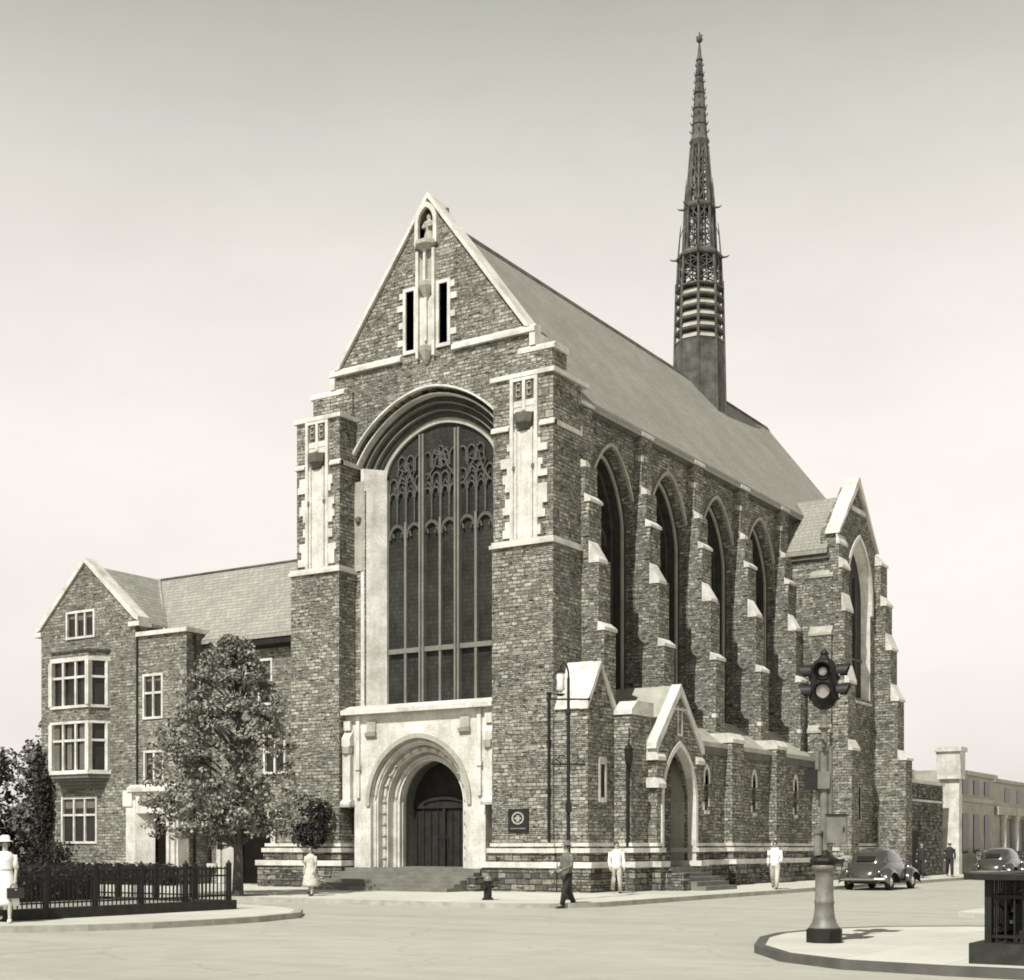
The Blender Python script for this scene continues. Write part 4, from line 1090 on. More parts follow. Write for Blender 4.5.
bush('evergreen_shrub', 'dark rounded evergreen shrub growing against the left tower base', 'shrub', (-10.3, -.55, 2.5), (.75, .45, 1.1), 1500, .13, 'leaf_dark', 4, 12)
bush('terrace_shrub', 'small dark round bush on the annex roof against the sky', 'shrub', (2.3, 29.6, 6.5), (.55, .5, .75), 700, .14, 'leaf_dark', 9, 8)
bush('wall_ivy', 'dark ivy climbing the left corner of the parish house', 'ivy', (-26.4, .1, 3.1), (.55, .3, 3.0), 2200, .14, 'leaf_dark', 10, 16)
bush('area_shrub', 'dim low shrub under the ground-floor window of the parish house', 'shrub', (-24.6, -.7, 1.1), (1.6, .5, .9), 1500, .13, 'leaf_dark', 12, 14)
def bgtree(label, x, y, h, R, seed):
    t = thing('background_tree', label, 'tree', (x, y, .1), 0, 'trees beyond the parish house'); rnd = random.Random(seed)
    b = MB(); b.tube([(x, y, 0), (x, y, h * .7)], [.22, .08], 8); cl = []
    for k in range(64):
        a = rnd.uniform(0, 6.28); q = rnd.uniform(0, 1); z = h * (.14 + .75 * q); r = R * math.sqrt(rnd.random()) * (1.05 - q * .6)
        c = (x + r * math.cos(a), y + r * math.sin(a), z); cl.append((c, (.9, .9, .7), 130)); b.tube([(x, y, z * .7), c], [.06, .02], 5)
    b.build('trunk', 'bark', t); leafy('crown', cl, .26, 'leaf_hazed', t, seed)
bgtree('broad dark tree beyond the left corner of the parish house, nearest the house', -30.0, 4.0, 7.4, 2.3, 31)
bgtree('dark leafy tree at the left picture edge behind the woman in the white hat', -33.5, 2.0, 6.6, 2.4, 32)
bgtree('low dark tree filling the gap at the far left edge above the fence', -31.5, -1.5, 4.6, 2.4, 34)
bgtree('taller dark tree standing behind the two trees left of the parish house', -35.5, 9.5, 9.0, 2.8, 33)

# median enclosures: left
LM = sheet('lawn', [(-40, -15.6), (-40, -22.2), (0.0, -22.2), (0.0, -15.6)], 0.0, 0.30, 'gravel')
FX = -0.12
FN = thing('iron_fence', 'black iron picket fence on a dark kerb around the left median hedge', 'fence', (FX, -18.8, .13))
b = MB(); b.box(FX - .14, FX + .14, -22.5, -15.3, .1, .36); b.box(-40, FX - .14, -15.58, -15.3, .1, .357); b.box(-40, FX - .14, -22.5, -22.22, .1, .357); b.build('fence_kerb', 'granite', FN)
ys = [-22.35, -21.0, -19.65, -18.3, -16.9, -15.44]
for y in ys:
    b = MB(); b.box(FX - .05, FX + .05, y - .05, y + .05, .36, 1.22); b.lathe([(.07, 1.22), (.08, 1.26), (.04, 1.3), (.01, 1.36)], (FX, y), 8); b.build('post', 'iron', FN)
for y0, y1 in zip(ys[:-1], ys[1:]):
    b = MB()
    for z in (.45, .95, 1.13): b.box(FX - .018, FX + .018, y0 + .05, y1 - .05, z, z + .035)
    n = 11
    for k in range(1, n): 
        y = y0 + (y1 - y0) * k / n; b.box(FX - .011, FX + .011, y - .011, y + .011, .37, 1.2)
    b.build('picket_panel', 'iron', FN, split=False)
xs = [-1.3, -2.7, -4.1, -5.5, -6.9, -8.3]
b = MB()
for x in [FX] + xs[:-1]:
    for z in (.45, .95, 1.13): b.box(x - 1.38, x - .02, -15.46, -15.425, z, z + .035)
    for k in range(1, 11): b.box(x - k * .127 - .011, x - k * .127 + .011, -15.455, -15.433, .37, 1.2)
b.build('picket_panel', 'iron', FN, split=False)
for x in xs:
    b = MB(); b.box(x - .05, x + .05, -15.49, -15.39, .36, 1.25); b.build('post', 'iron', FN)
def hedge(label, x0, x1, y0, y1, z0, z1, n, seed, size=.11):
    rnd = random.Random(seed); cl = []
    t = thing('hedge', label, 'hedge', ((x0 + x1) / 2, (y0 + y1) / 2, z0), 0, 'hedges in the median enclosures')
    nx = max(2, int((x1 - x0) / .6)); ny = max(1, int((y1 - y0) / .6))
    for i in range(nx):
        for j in range(ny):
            cl.append(((x0 + (i + .5) * (x1 - x0) / nx, y0 + (j + .5) * (y1 - y0) / ny, (z0 + z1) / 2), (.48, .48, (z1 - z0) * .56), n // (nx * ny)))
    leafy('foliage', cl, size, 'leaf_dark', t, seed, .35)
    b = MB(); b.box(x0 + .15, x1 - .15, y0 + .15, y1 - .15, z0, z1 - .15); b.build('branch_core', 'leaf_dark', t)
hedge('dense dark clipped hedge inside the left median fence', -9.5, -4.2, -21.6, -16.0, .3, 1.1, 11000, 41)
hedge('long low dark hedge along the foot of the parish house front', -27.5, -16.6, -1.9, -1.1, .13, .98, 9000, 43, .12)
# right median
RFX = 19.72
sheet('lawn', [(RFX + .3, -21.7), (60, -21.7), (60, -14.3), (RFX + .3, -14.3)], 0.0, .33, 'gravel')
FN2 = thing('median_railing', 'heavy dark railing with flat top on a stone base at the right edge', 'fence', (RFX, -18, .13))
b = MB(); b.box(RFX, RFX + .42, -21.95, -14.0, .1, .40); b.box(RFX + .42, 40, -21.95, -21.53, .1, .397); b.box(RFX + .42, 40, -14.4, -14.0, .1, .397); b.build('stone_base', 'granite', FN2, bevel=.02)
b = MB()
for y in [-21.74 + k * .115 for k in range(66)]: b.box(RFX + .2, RFX + .222, y - .011, y + .011, .40, 1.25)
for z in (.47, 1.0): b.box(RFX + .19, RFX + .23, -21.75, -14.2, z, z + .04)
b.build('picket_panel', 'iron', FN2, split=False)
b = MB()
for x in [RFX + .2 + k * .115 for k in range(70)]: b.box(x - .011, x + .011, -21.75, -21.728, .40, 1.25)
for z in (.47, 1.0): b.box(RFX + .23, 30, -21.76, -21.72, z, z + .04)
b.build('picket_panel', 'iron', FN2, split=False)
b = MB(); b.box(RFX - .06, RFX + .42, -21.98, -14.0, 1.25, 1.33); b.box(RFX + .42, 34, -21.98, -21.5, 1.25, 1.327); b.build('top_rail', 'iron', FN2)
for (x, y) in [(RFX + .21, -21.74), (RFX + .21, -19.2), (RFX + .21, -16.7), (RFX + .21, -14.2), (RFX + 2.2, -21.74), (RFX + 4.4, -21.74)]:
    b = MB(); b.box(x - .045, x + .045, y - .045, y + .045, .4, 1.248); b.build('post', 'iron', FN2)
hedge('dark boxy hedge filling the right median enclosure', RFX + .32, 26, -21.55, -14.5, .38, 1.24, 13000, 42, .1)

# ================================================================== STREET FURNITURE
SG = thing('traffic_signal', 'black four-way traffic signal with visored lenses on a flared iron pedestal', 'traffic light', (16.62, -19.0, .13), rad(14))
f = loc(SG)
b = MB(f); b.lathe([(.30, 0), (.30, .21), (.27, .225)], (0, 0), 8, .39); b.build('base_block', 'iron', SG)
b = MB(f); b.lathe([(.26, .225), (.24, .255), (.20, .32), (.175, .40), (.160, .50), (.153, .62), (.163, .64), (.163, .67), (.15, .69), (.146, 1.05), (.15, 1.16), (.17, 1.17), (.20, 1.20), (.20, 1.25), (.16, 1.28)], (0, 0), 16); b.build('pedestal', 'iron_grey', SG, True)
b = MB(f); b.lathe([(.21, 1.28), (.24, 1.33), (.22, 1.37), (.1, 1.42), (.075, 1.5), (.07, 1.52)], (0, 0), 16); b.box(.05, .33, -.05, .05, 1.30, 1.36); b.build('collar', 'iron', SG)
b = MB(f); b.lathe([(.085, 1.5), (.075, 1.9), (.07, 3.1), (.09, 3.12), (.09, 3.2), (.05, 3.25), (.045, 3.62)], (0, 0), 12)
b.tube([(.1, -.03, 1.6), (.1, -.03, 3.15)], .03, 8); b.tube([(-.11, 0, 2.2), (-.11, 0, 3.1)], .035, 8); b.build('shaft', 'iron_grey', SG)
b = MB(f)
for a in range(4):
    x, y = math.cos(a * 1.57), math.sin(a * 1.57)
    b.tube([(x * .05, y * .05, 3.12), (x * .16, y * .16, 3.2), (x * .2, y * .2, 3.3), (x * .12, y * .12, 3.36)], .03, 6)
b.tube([(0, 0, 3.2), (0, 0, 3.85)], .05, 8); b.lathe([(.05, 3.45), (.11, 3.5), (.05, 3.56)], (0, 0), 10); b.build('bracket', 'iron_grey', SG)
b = MB(f); b.box(-.30, -.1, -.16, .1, 2.48, 2.82); b.build('switch_box', 'iron', SG)
b = MB(f); b.box(-.1, .1, -.12, -.07, 2.5, 2.78); b.build('notice_plate', 'iron_grey', SG)
b = MB(f); b.box(.06, .36, -.2, .14, 1.62, 2.06); CB = b.build('control_cabinet', 'iron_grey', SG, bevel=.02)
b = MB(f); b.box(.04, .38, -.22, .16, 2.06, 2.09); b.box(.32, .34, -.215, -.2, 1.8, 1.88); b.build('cabinet_lid', 'iron', CB)
b = MB(f); b.lathe([(.07, 1.42), (.075, 1.6), (.06, 1.75), (.08, 1.77), (.08, 1.81), (.03, 1.85)], (-.09, -.1), 12); b.build('cap_lantern', 'iron_grey', SG)
b = MB(f)
b.lathe([(.08, 3.80), (.17, 3.86), (.225, 3.96), (.235, 4.2), (.225, 4.48), (.17, 4.58), (.1, 4.63), (.06, 4.68), (.075, 4.72), (.03, 4.78)], (0, 0), 8, .3927); HD = b.build('signal_head', 'iron', SG, bevel=.015)
for a in range(4):
    ang = a * math.pi / 2
    R3 = Matrix.Rotation(ang, 4, 'Z')
    def fr(u, v, z, R3=R3): return f(*(R3 @ Vector((u, v, z))))
    b = MB(fr)
    for zc in (4.08, 4.40):
        r = .125
        pts = [(r * math.cos(t * math.pi / 12), -.225, zc + r * math.sin(t * math.pi / 12)) for t in range(25)]
        b.tube(pts, .016, 5)
        # visor: upper half shell
        rows = []
        for v0, k in ((-.20, 1.0), (-.36, 1.06)):
            rows.append([b.v(r * k * math.cos(t * math.pi / 12), v0 - (0.06 * math.sin(max(0, t * math.pi / 12)) if v0 < -.2 else 0) , zc + r * k * math.sin(t * math.pi / 12)) for t in range(-1, 14)])
            rows.append([b.v(r * k * 1.1 * math.cos(t * math.pi / 12), v0 - (0.06 * math.sin(max(0, t * math.pi / 12)) if v0 < -.2 else 0), zc + r * k * 1.1 * math.sin(t * math.pi / 12)) for t in range(-1, 14)])
        for i in range(14):
            b.face([rows[0][i], rows[0][i + 1], rows[2][i + 1], rows[2][i]]); b.face([rows[1][i], rows[1][i + 1], rows[3][i + 1], rows[3][i]]); b.face([rows[2][i], rows[2][i + 1], rows[3][i + 1], rows[3][i]])
    b.build('visor', 'iron', HD)
    for zc, rr in ((4.08, .115), (4.40, .07)):
        b = MB(fr)
        for i in range(3):
            pass
        rings = []
        for t, (q, dv) in enumerate(((1, 0), (.7, -.02), (.35, -.03), (.02, -.034))):
            rings.append([b.v(rr * q * math.cos(j * .5236), -.222 + dv, zc + rr * q * math.sin(j * .5236)) for j in range(12)])
        for i in range(3):
            for j in range(12): b.face([rings[i][j], rings[i][(j + 1) % 12], rings[i + 1][(j + 1) % 12], rings[i + 1][j]])
        b.face(rings[3])
        b.build('lens', 'lens', HD, True)

LP = thing('street_lamp', 'tall thin iron street lamp with hanging lantern and crossbar at the church corner', 'street lamp', (3.9, -5.6, .13), rad(33))
f = loc(LP)
b = MB(f); b.lathe([(.16, 0), (.16, .12), (.12, .2), (.1, .75), (.12, .8), (.07, .9), (.055, 2.0), (.05, 5.4), (.075, 5.42), (.075, 5.5), (.045, 5.55), (.04, 6.5)], (0, 0), 12); b.build('pole', 'iron', LP)
b = MB(f); b.tube([(-.58, 0, 5.86), (.58, 0, 5.86)], .028, 6); b.ball((.6, 0, 5.86), .045, 6); b.ball((-.6, 0, 5.86), .045, 6); b.build('crossbar', 'iron', LP)
b = MB(f); b.tube([(0, 0, 6.4), (.0, 0, 6.65), (-.05, 0, 6.85), (-.14, 0, 6.92), (-.22, 0, 6.85), (-.23, 0, 6.68)], .03, 6); b.build('gooseneck', 'iron', LP)
b = MB(f); b.lathe([(.03, 6.7), (.1, 6.66), (.13, 6.5), (.1, 6.36), (.13, 6.15), (.02, 6.05)], (-.23, 0), 10); LN = b.build('lantern', 'lamp_glass', LP, True)
b = MB(f); b.lathe([(.02, 6.74), (.15, 6.66), (.15, 6.63), (.1, 6.63)], (-.23, 0), 10); b.lathe([(.12, 6.02), (.14, 6.0), (.05, 5.95)], (-.23, 0), 8); b.build('lantern_cap', 'iron', LN)
b = MB(f)
for sg in (-1, 1):
    b.tube([(0, 0, 3.95), (sg * .2, 0, 3.98), (sg * .36, 0, 4.1), (sg * .46, 0, 4.05), (sg * .44, 0, 3.95)], .022, 6); b.tube([(sg * .1, 0, 4.2), (sg * .25, 0, 4.22), (sg * .3, 0, 4.1)], .018, 5)
b.box(-.5, .5, -.012, .012, 3.93, 3.99); b.build('scroll_bracket', 'iron', LP)
b = MB(f); b.box(-.09, .09, -.11, .0, 2.55, 2.85); b.build('alarm_box', 'iron', LP)

HY = thing('fire_hydrant', 'short dark fire hydrant with pale bonnet on the sidewalk by the steps', 'fire hydrant', (2.0, -7.0, .13))
f = loc(HY)
b = MB(f); b.lathe([(.17, 0), (.17, .05), (.12, .07), (.115, .5), (.14, .52), (.14, .56)], (0, 0), 14); b.tube([(-.2, 0, .4), (.2, 0, .4)], .055, 8); b.tube([(0, -.2, .38), (0, 0, .38)], .07, 8); b.build('barrel', 'iron', HY)
b = MB(f); b.lathe([(.13, .56), (.12, .62), (.08, .69), (.03, .72), (.03, .76)], (0, 0), 14); b.build('bonnet', 'iron_grey', HY)

NB = MB(); NB.box(-1.78, -.96, -.07, .0, 2.18, 2.98); NBo = tag(NB.build('notice_board', 'oak', None, bevel=.02), 'dark square board with round pale emblem on the right tower wall', 'notice board')
b = MB(front(-.07))
b.ring([(-1.37 + .25 * math.cos(t), 2.66 + .22 * math.sin(t)) for t in [k * .3142 for k in range(21)]], [(-1.37 + .19 * math.cos(t), 2.66 + .165 * math.sin(t)) for t in [k * .3142 for k in range(21)]], -.02, .0)
b.box(-1.43, -1.31, -.02, 0, 2.54, 2.76); b.box(-1.5, -1.24, -.018, 0, 2.62, 2.69)
b.build('emblem', 'trim_grey', NBo)
b = MB(front(-.07)); b.box(-1.68, -1.06, -.012, 0, 2.28, 2.33); b.build('moulding', 'iron_grey', NBo)
SP = thing('sign_post', 'small white sign on a thin post behind the low wall left of the tower', 'sign', (-12.3, -.15, 1.8))
b = MB(); b.tube([(-12.35, -.2, 1.78), (-12.35, -.2, 3.1)], .02, 6); b.build('post', 'iron', SP)
b = MB(); b.box(-12.4, -12.05, -.24, -.2, 2.75, 3.1); b.build('sign_plate', 'white_wood', SP)
WL = thing('wall_lantern', 'black iron lantern on a scroll bracket beside the side porch', 'lantern', (2.0, 2.0, 4.6))
b = MB(); b.tube([(1.9, 1.96, 5.6), (2.0, 1.75, 5.75), (2.08, 1.62, 5.5), (2.05, 1.62, 5.2)], .03, 6); b.build('bracket', 'iron', WL)
b = MB(); b.lathe([(.04, 5.2), (.2, 5.0), (.17, 4.98), (.14, 4.55), (.05, 4.45)], (2.05, 1.62), 6); b.build('lantern_body', 'iron', WL)
b = MB(); b.tube([(1.86, 1.9, 4.9), (1.86, 1.9, .15)], .06, 8); b.build('downpipe', 'pipe', CH)

# ================================================================== CARS
def car(label, x, y, rz, paint):
    t = thing('parked_car', label, 'car', (x, y, 0), rz, 'cars parked along the side street'); t.scale = (1.06, 1.14, .98); f = loc(t)
    # length along local x (rear at -x), width along y; late-thirties rounded sedan
    secs = [(-2.15, .30, .42, .62, .30), (-2.0, .48, .34, .82, .5), (-1.7, .60, .32, 1.05, .62), (-1.3, .68, .32, 1.18, .70), (-.6, .72, .32, 1.12, .74), (.2, .72, .32, 1.10, .74), (.75, .66, .34, 1.08, .66), (1.3, .52, .36, 1.04, .50), (1.9, .36, .40, .98, .34), (2.12, .22, .48, .85, .2)]
    b = MB(f); rows = []
    for X, w, z0, z1, wt in secs:
        r = []
        for (yy, zz) in ((-w * .8, z0), (-w, z0 + .12), (-w, (z0 + z1) * .55), (-wt, z1 - .08), (-wt * .6, z1), (wt * .6, z1), (wt, z1 - .08), (w, (z0 + z1) * .55), (w, z0 + .12), (w * .8, z0)): r.append(b.v(X, yy, zz))
        rows.append(r)
    for i in range(len(rows) - 1):
        for j in range(10):
            b.face([rows[i][j], rows[i][(j + 1) % 10], rows[i + 1][(j + 1) % 10], rows[i + 1][j]])
    b.face(rows[0][::-1]); b.face(rows[-1]); b.build('body', paint, t, True)
    b = MB(f); rows = []
    for X, w, z in ((-1.72, .34, 1.02), (-1.5, .48, 1.34), (-1.05, .56, 1.58), (-.4, .58, 1.66), (.2, .57, 1.60), (.5, .56, 1.45), (.82, .56, 1.08)):
        rows.append([b.v(X, yy * w, 1.0 + (z - 1.0) * k) for yy, k in ((-1.18, 0), (-1.08, .6), (-.9, .9), (-.5, 1), (.5, 1), (.9, .9), (1.08, .6), (1.18, 0))])
    for i in range(len(rows) - 1):
        for j in range(7): b.face([rows[i][j], rows[i][j + 1], rows[i + 1][j + 1], rows[i + 1][j]])
    b.face(rows[0][::-1]); b.face(rows[-1]); b.build('roof', paint, t, True)
    for sg in (-1, 1):
        b = MB(f); y0 = sg * .648
        for x0, x1 in ((-1.25, -.72), (-.62, -.02), (.06, .42)):
            b.face([b.v(x0 + .08, y0 - sg * .012, 1.14), b.v(x1, y0 - sg * .012, 1.14), b.v(x1 - .03, sg * .58, 1.42), b.v(x0 + .16, sg * .58, 1.42)])
            b.box(x0 + .08, x1, min(y0, y0 + sg * .004), max(y0, y0 + sg * .004), 1.13, 1.15)
        b.build('side_window', 'car_glass', t)
    b = MB(f); b.face([b.v(.80, -.52, 1.14), b.v(.80, .52, 1.14), b.v(.545, .48, 1.45), b.v(.545, -.48, 1.45)]); b.build('windscreen', 'car_glass', t)
    b = MB(f); b.face([b.v(-1.70, -.3, 1.14), b.v(-1.70, .3, 1.14), b.v(-1.535, .3, 1.34), b.v(-1.535, -.3, 1.34)]); b.build('rear_window', 'car_glass', t)
    for sx, L in ((-1.25, .62), (1.32, .60)):
        for sg in (-1, 1):
            b = MB(f); rows = []
            for k in range(13):
                a = math.pi * (k / 12) * 1.04 - .06; cx = sx - L * math.cos(a) * 1.0; cz = .34 + math.sin(a) * .50
                r = []
                for q, dz in ((.46, .02), (.60, .05), (.76, .03), (.86, -.05), (.88, -.14)): r.append(b.v(cx, sg * q, max(.2, cz + dz)))
                rows.append(r)
            for i in range(12):
                for j in range(4): b.face([rows[i][j], rows[i][j + 1], rows[i + 1][j + 1], rows[i + 1][j]])
            b.build('fender', paint, t, True)
            def fw(u, v, z, sx=sx, sg=sg): return f(sx + u, sg * (.70 + v), .33 + z)
            b = MB(fw)
            ring = [[b.v(r * math.cos(k * .3491), v, r * math.sin(k * .3491)) for k in range(18)] for r, v in ((.2, -.08), (.33, -.08), (.345, -.0), (.33, .07), (.2, .08))]
            for i in range(4):
                for k in range(18): b.face([ring[i][k], ring[i][(k + 1) % 18], ring[i + 1][(k + 1) % 18], ring[i + 1][k]])
            W = b.build('wheel', 'rubber', t, True)
            b = MB(fw); ring = [[b.v(r * math.cos(k * .3491), v, r * math.sin(k * .3491)) for k in range(18)] for r, v in ((.21, .06), (.15, .07), (.1, .1), (.02, .11))]
            for i in range(3):
                for k in range(18): b.face([ring[i][k], ring[i][(k + 1) % 18], ring[i + 1][(k + 1) % 18], ring[i + 1][k]])
            b.build('hubcap', 'chrome', W, True)
    for sg in (-1, 1):
        b = MB(f); b.box(-.75, .82, min(sg * .66, sg * .84), max(sg * .66, sg * .84), .30, .35); b.build('running_board', 'rubber', t)
        b = MB(f); b.ball((1.72, sg * .5, .86), .13, 8); b.build('headlight', 'chrome', t, True)
        b = MB(f); b.ball((-1.95, sg * .55, .72), .055, 6); b.build('tail_light', 'chrome', t, True)
    for X in (-2.28, 2.3):
        b = MB(f); b.tube([(X + (.1 if X < 0 else -.1), -.82, .45), (X, -.5, .45), (X, .5, .45), (X + (.1 if X < 0 else -.1), .82, .45)], .05, 6)
        b.tube([(X * .9, -.4, .45), (X, -.4, .45)], .03, 5); b.tube([(X * .9, .4, .45), (X, .4, .45)], .03, 5); b.build('bumper', 'chrome', t)
    b = MB(f); b.box(-1.9, 1.9, -.55, .55, .25, .36); b.build('chassis', 'rubber', t)
    return t
car('rounded sedan parked at the side kerb behind the traffic signal', 6.9, 13.6, rad(90), 'car')
car('farther sedan half hidden behind the right median railing', 7.0, 32.5, rad(90), 'car_dark')

# ================================================================== PEOPLE
def skin_mesh(name, joints, edges, mat, parent, root=0, sub=1):
    me = bpy.data.meshes.new(name + '_skeleton'); me.from_pydata([j[0] for j in joints], edges, [])
    o = bpy.data.objects.new(name, me); COL.objects.link(o)
    o.modifiers.new('skin', 'SKIN'); 
    if not me.skin_vertices: me.attributes.new('skin', 'FLOAT', 'POINT')
    for i, j in enumerate(joints):
        r = j[1] if isinstance(j[1], tuple) else (j[1], j[1])
        me.skin_vertices[0].data[i].radius = r; me.skin_vertices[0].data[i].use_root = (i == root)
    s = o.modifiers.new('sub', 'SUBSURF'); s.levels = sub; s.render_levels = sub
    dg = bpy.context.evaluated_depsgraph_get(); dg.update()
    nm = bpy.data.meshes.new_from_object(o.evaluated_get(dg)); nm.name = name
    o.modifiers.clear(); o.data = nm; bpy.data.meshes.remove(me)
    nm.materials.clear(); nm.materials.append(M[mat])
    for p in nm.polygons: p.use_smooth = True
    if parent is not None:
        o.parent = parent
    return o

def person(label, x, y, z, rz, h, kind, walk=.25, arms=(.1, -.1), top='cloth_white', bottom='cloth_white', hat=None, bend=(0.25, 0.25), group=None):
    """faces local -y; local frame in metres scaled to height h"""
    t = thing('person', label, 'person', (x, y, z), rz, group or 'people on the street')
    k = h / 1.75; V = lambda a, b_, c: Vector((a * k, b_ * k, c * k))
    wom = kind == 'woman'
    sh = .17 if wom else .20
    J = []; E = []
    def add(p, r, par=None):
        J.append((p, r * k if not isinstance(r, tuple) else (r[0] * k, r[1] * k))); i = len(J) - 1
        if par is not None: E.append((par, i))
        return i
    pel = add(V(0, 0, .95), (.15, .11)); ab = add(V(0, -.01, 1.12), (.125, .095), pel); chest = add(V(0, 0, 1.30), (.16, .105), ab)
    nb = add(V(0, .01, 1.46), (.07, .065), chest); nk = add(V(0, -.005, 1.53), .05, nb)
    hd = add(V(0, -.02, 1.63), (.075, .092), nk); add(V(0, -.02, 1.72), (.06, .075), hd)
    limbs = {}
    for s, sg in (('L', 1), ('R', -1)):
        w = walk * sg
        kn = V(sg * .10, -.5 * w - .03, .50); an = V(sg * .10, -w + (.08 if w < 0 else 0), .09 + (.05 if w < 0 else 0)); toe = an + V(0, -.15, -.055)
        hip = add(V(sg * .09, 0, .88), .095, pel); kk = add(kn, .058, hip); cf = add((kn * .6 + an * .4) + V(0, .02, 0), .055, kk); a_ = add(an, .038, cf); add(toe, (.042, .028), a_)
        limbs['leg' + s] = (V(sg * .09, 0, .88), kn, an)
        so = V(sg * sh, .01, 1.40); sw = arms[0] if sg > 0 else arms[1]; bd = bend[0] if sg > 0 else bend[1]
        el = so + V(sg * .05, -sw * .28, -.28); wr = el + V(-sg * .01, -(.06 + bd * .24 + sw * .2), -.25 * math.cos(bd * 1.2))
        i = add(so, .052, chest); j = add(el, .040, i); m_ = add(wr, .028, j)
        limbs['arm' + s] = (so, el, wr)
    body = skin_mesh('body', J, E, 'skin', t)
    # hands: palm and five unequal bent fingers joined into the body mesh
    hb = bmesh.new(); hb.from_mesh(body.data)
    for s, sg in (('L', 1), ('R', -1)):
        so, el, wr = limbs['arm' + s]; d = (wr - el).normalized(); sd = Vector((0, 1, 0)); sd = (sd - d * sd.dot(d)).normalized(); nn = d.cross(sd)
        mb = MB(); mb.bm.free(); mb.bm = hb
        mb.tube([wr - d * .02 * k, wr + d * .03 * k, wr + d * .085 * k], [.026 * k, .036 * k, .034 * k], 8)
        for q, L in ((-.028, .06), (-.010, .075), (.010, .08), (.028, .07)):
            p0 = wr + d * .075 * k + sd * q * k; p1 = p0 + d * L * .55 * k; p2 = p1 + d * L * .4 * k - nn * sg * .022 * k
            mb.tube([p0, p1, p2], [.0095 * k, .0085 * k, .006 * k], 5)
        p0 = wr + d * .03 * k - sd * .03 * k; mb.tube([p0, p0 + d * .03 * k - sd * .025 * k, p0 + d * .06 * k - sd * .028 * k], [.012 * k, .010 * k, .007 * k], 5)
    # face: nose, ears
    mb = MB(); mb.bm.free(); mb.bm = hb
    mb.tube([V(0, -.105, 1.66), V(0, -.128, 1.625), V(0, -.108, 1.615)], [.008 * k, .016 * k, .008 * k], 6)
    for sg in (-1, 1): mb.tube([V(sg * .074, -.01, 1.66), V(sg * .084, -.0, 1.64), V(sg * .076, -.01, 1.60)], [.008 * k, .015 * k, .008 * k], 5)
    bmesh.ops.recalc_face_normals(hb, faces=hb.faces); hb.to_mesh(body.data); hb.free()
    f = loc(t)
    b = MB(f)
    for sg in (-1, 1): b.ball(tuple(V(sg * .03, -.104, 1.655)), .010 * k, 5)
    b.build('eye', 'hair', t)
    b = MB(f); b.box(-.024 * k, .024 * k, -.108 * k, -.095 * k, 1.585 * k, 1.592 * k); b.build('mouth', 'hair', t)
    # hair
    b = MB(f); b.lathe([(.01 * k, 1.55 * k if wom else 1.60 * k), (.07 * k, 1.56 * k if wom else 1.60 * k), (.092 * k, 1.66 * k), (.086 * k, 1.72 * k), (.05 * k, 1.765 * k), (.01 * k, 1.775 * k)], (0, .022 * k), 14, 0, 1.05); b.build('hair', 'hair', t, True)
    # clothes
    def sleeve(s, upto):
        so, el, wr = limbs['arm' + s]; e = el if upto == 1 else wr
        pts = [so, so.lerp(el, .5), el] + ([el.lerp(wr, .5), wr] if upto == 2 else [])
        rs = [.07, .06, .055] + ([.048, .042] if upto == 2 else [])
        return [tuple(p) for p in pts], [r * k for r in rs]
    if wom:
        b = MB(f)
        b.lathe([(q * k, z_ * k) for q, z_ in ((.29, .34), (.285, .42), (.25, .72), (.19, .95), (.145, 1.10), (.175, 1.28), (.19, 1.38), (.12, 1.47), (.07, 1.49))], (0, 0), 22, 0, .78)
        for s in 'LR':
            p, r = sleeve(s, 1); b.tube(p, r, 9)
        b.build('dress', top, t, True)
        b = MB(f); b.lathe([(.152 * k, 1.07 * k), (.155 * k, 1.12 * k), (.15 * k, 1.125 * k)], (0, 0), 18, 0, .8); b.build('belt', bottom, t)
    else:
        b = MB(f)
        b.lathe([(q * k, z_ * k) for q, z_ in ((.165, .80), (.18, .95), (.165, 1.10), (.185, 1.28), (.20, 1.40), (.12, 1.48), (.065, 1.51))], (0, 0), 20, 0, .68)
        for s in 'LR':
            p, r = sleeve(s, 2); b.tube(p, r, 9)
        b.build('jacket', top, t, True)
        b = MB(f)
        for s in 'LR':
            hp, kn, an = limbs['leg' + s]
            b.tube([tuple(hp + V(0, 0, .06)), tuple(hp), tuple(kn), tuple(an + V(0, 0, .0))], [.115 * k, .115 * k, .082 * k, .07 * k], 10)
        b.build('trousers', bottom, t, True)
    b = MB(f)
    for s in 'LR':
        hp, kn, an = limbs['leg' + s]
        b.tube([tuple(an + V(0, .06, -.045)), tuple(an + V(0, 0, -.035)), tuple(an + V(0, -.12, -.055)), tuple(an + V(0, -.20, -.065))], [.035 * k, .046 * k, .045 * k, .022 * k], 8)
    b.build('shoe', 'cloth_white' if (wom and hat) else 'leather', t, True)
    if hat:
        b = MB(f); rbrim = .17 if wom else .16
        b.lathe([(rbrim * k, 1.69 * k), (rbrim * k, 1.70 * k), (.10 * k, 1.72 * k), (.098 * k, 1.80 * k), (.06 * k, 1.83 * k), (.01 * k, 1.83 * k)], (0, -.005 * k), 18); b.build('hat', hat, t, True)
    return t, limbs, k
A0 = math.atan2
t, limbs, k = person('woman in long white dress and white hat with dark handbag at the left edge', 0.22, -22.3, .13, rad(50), 1.72, 'woman', .26, (.15, -.1), 'cloth_white', 'cloth_pale', 'cloth_white')
t2 = parent_world(t); wr = t2 @ limbs['armL'][2]
HB = thing('handbag', 'black handbag hanging from the white-dressed woman\'s hand', 'handbag', (wr.x, wr.y, wr.z - .4), rad(60)); f = loc(HB)
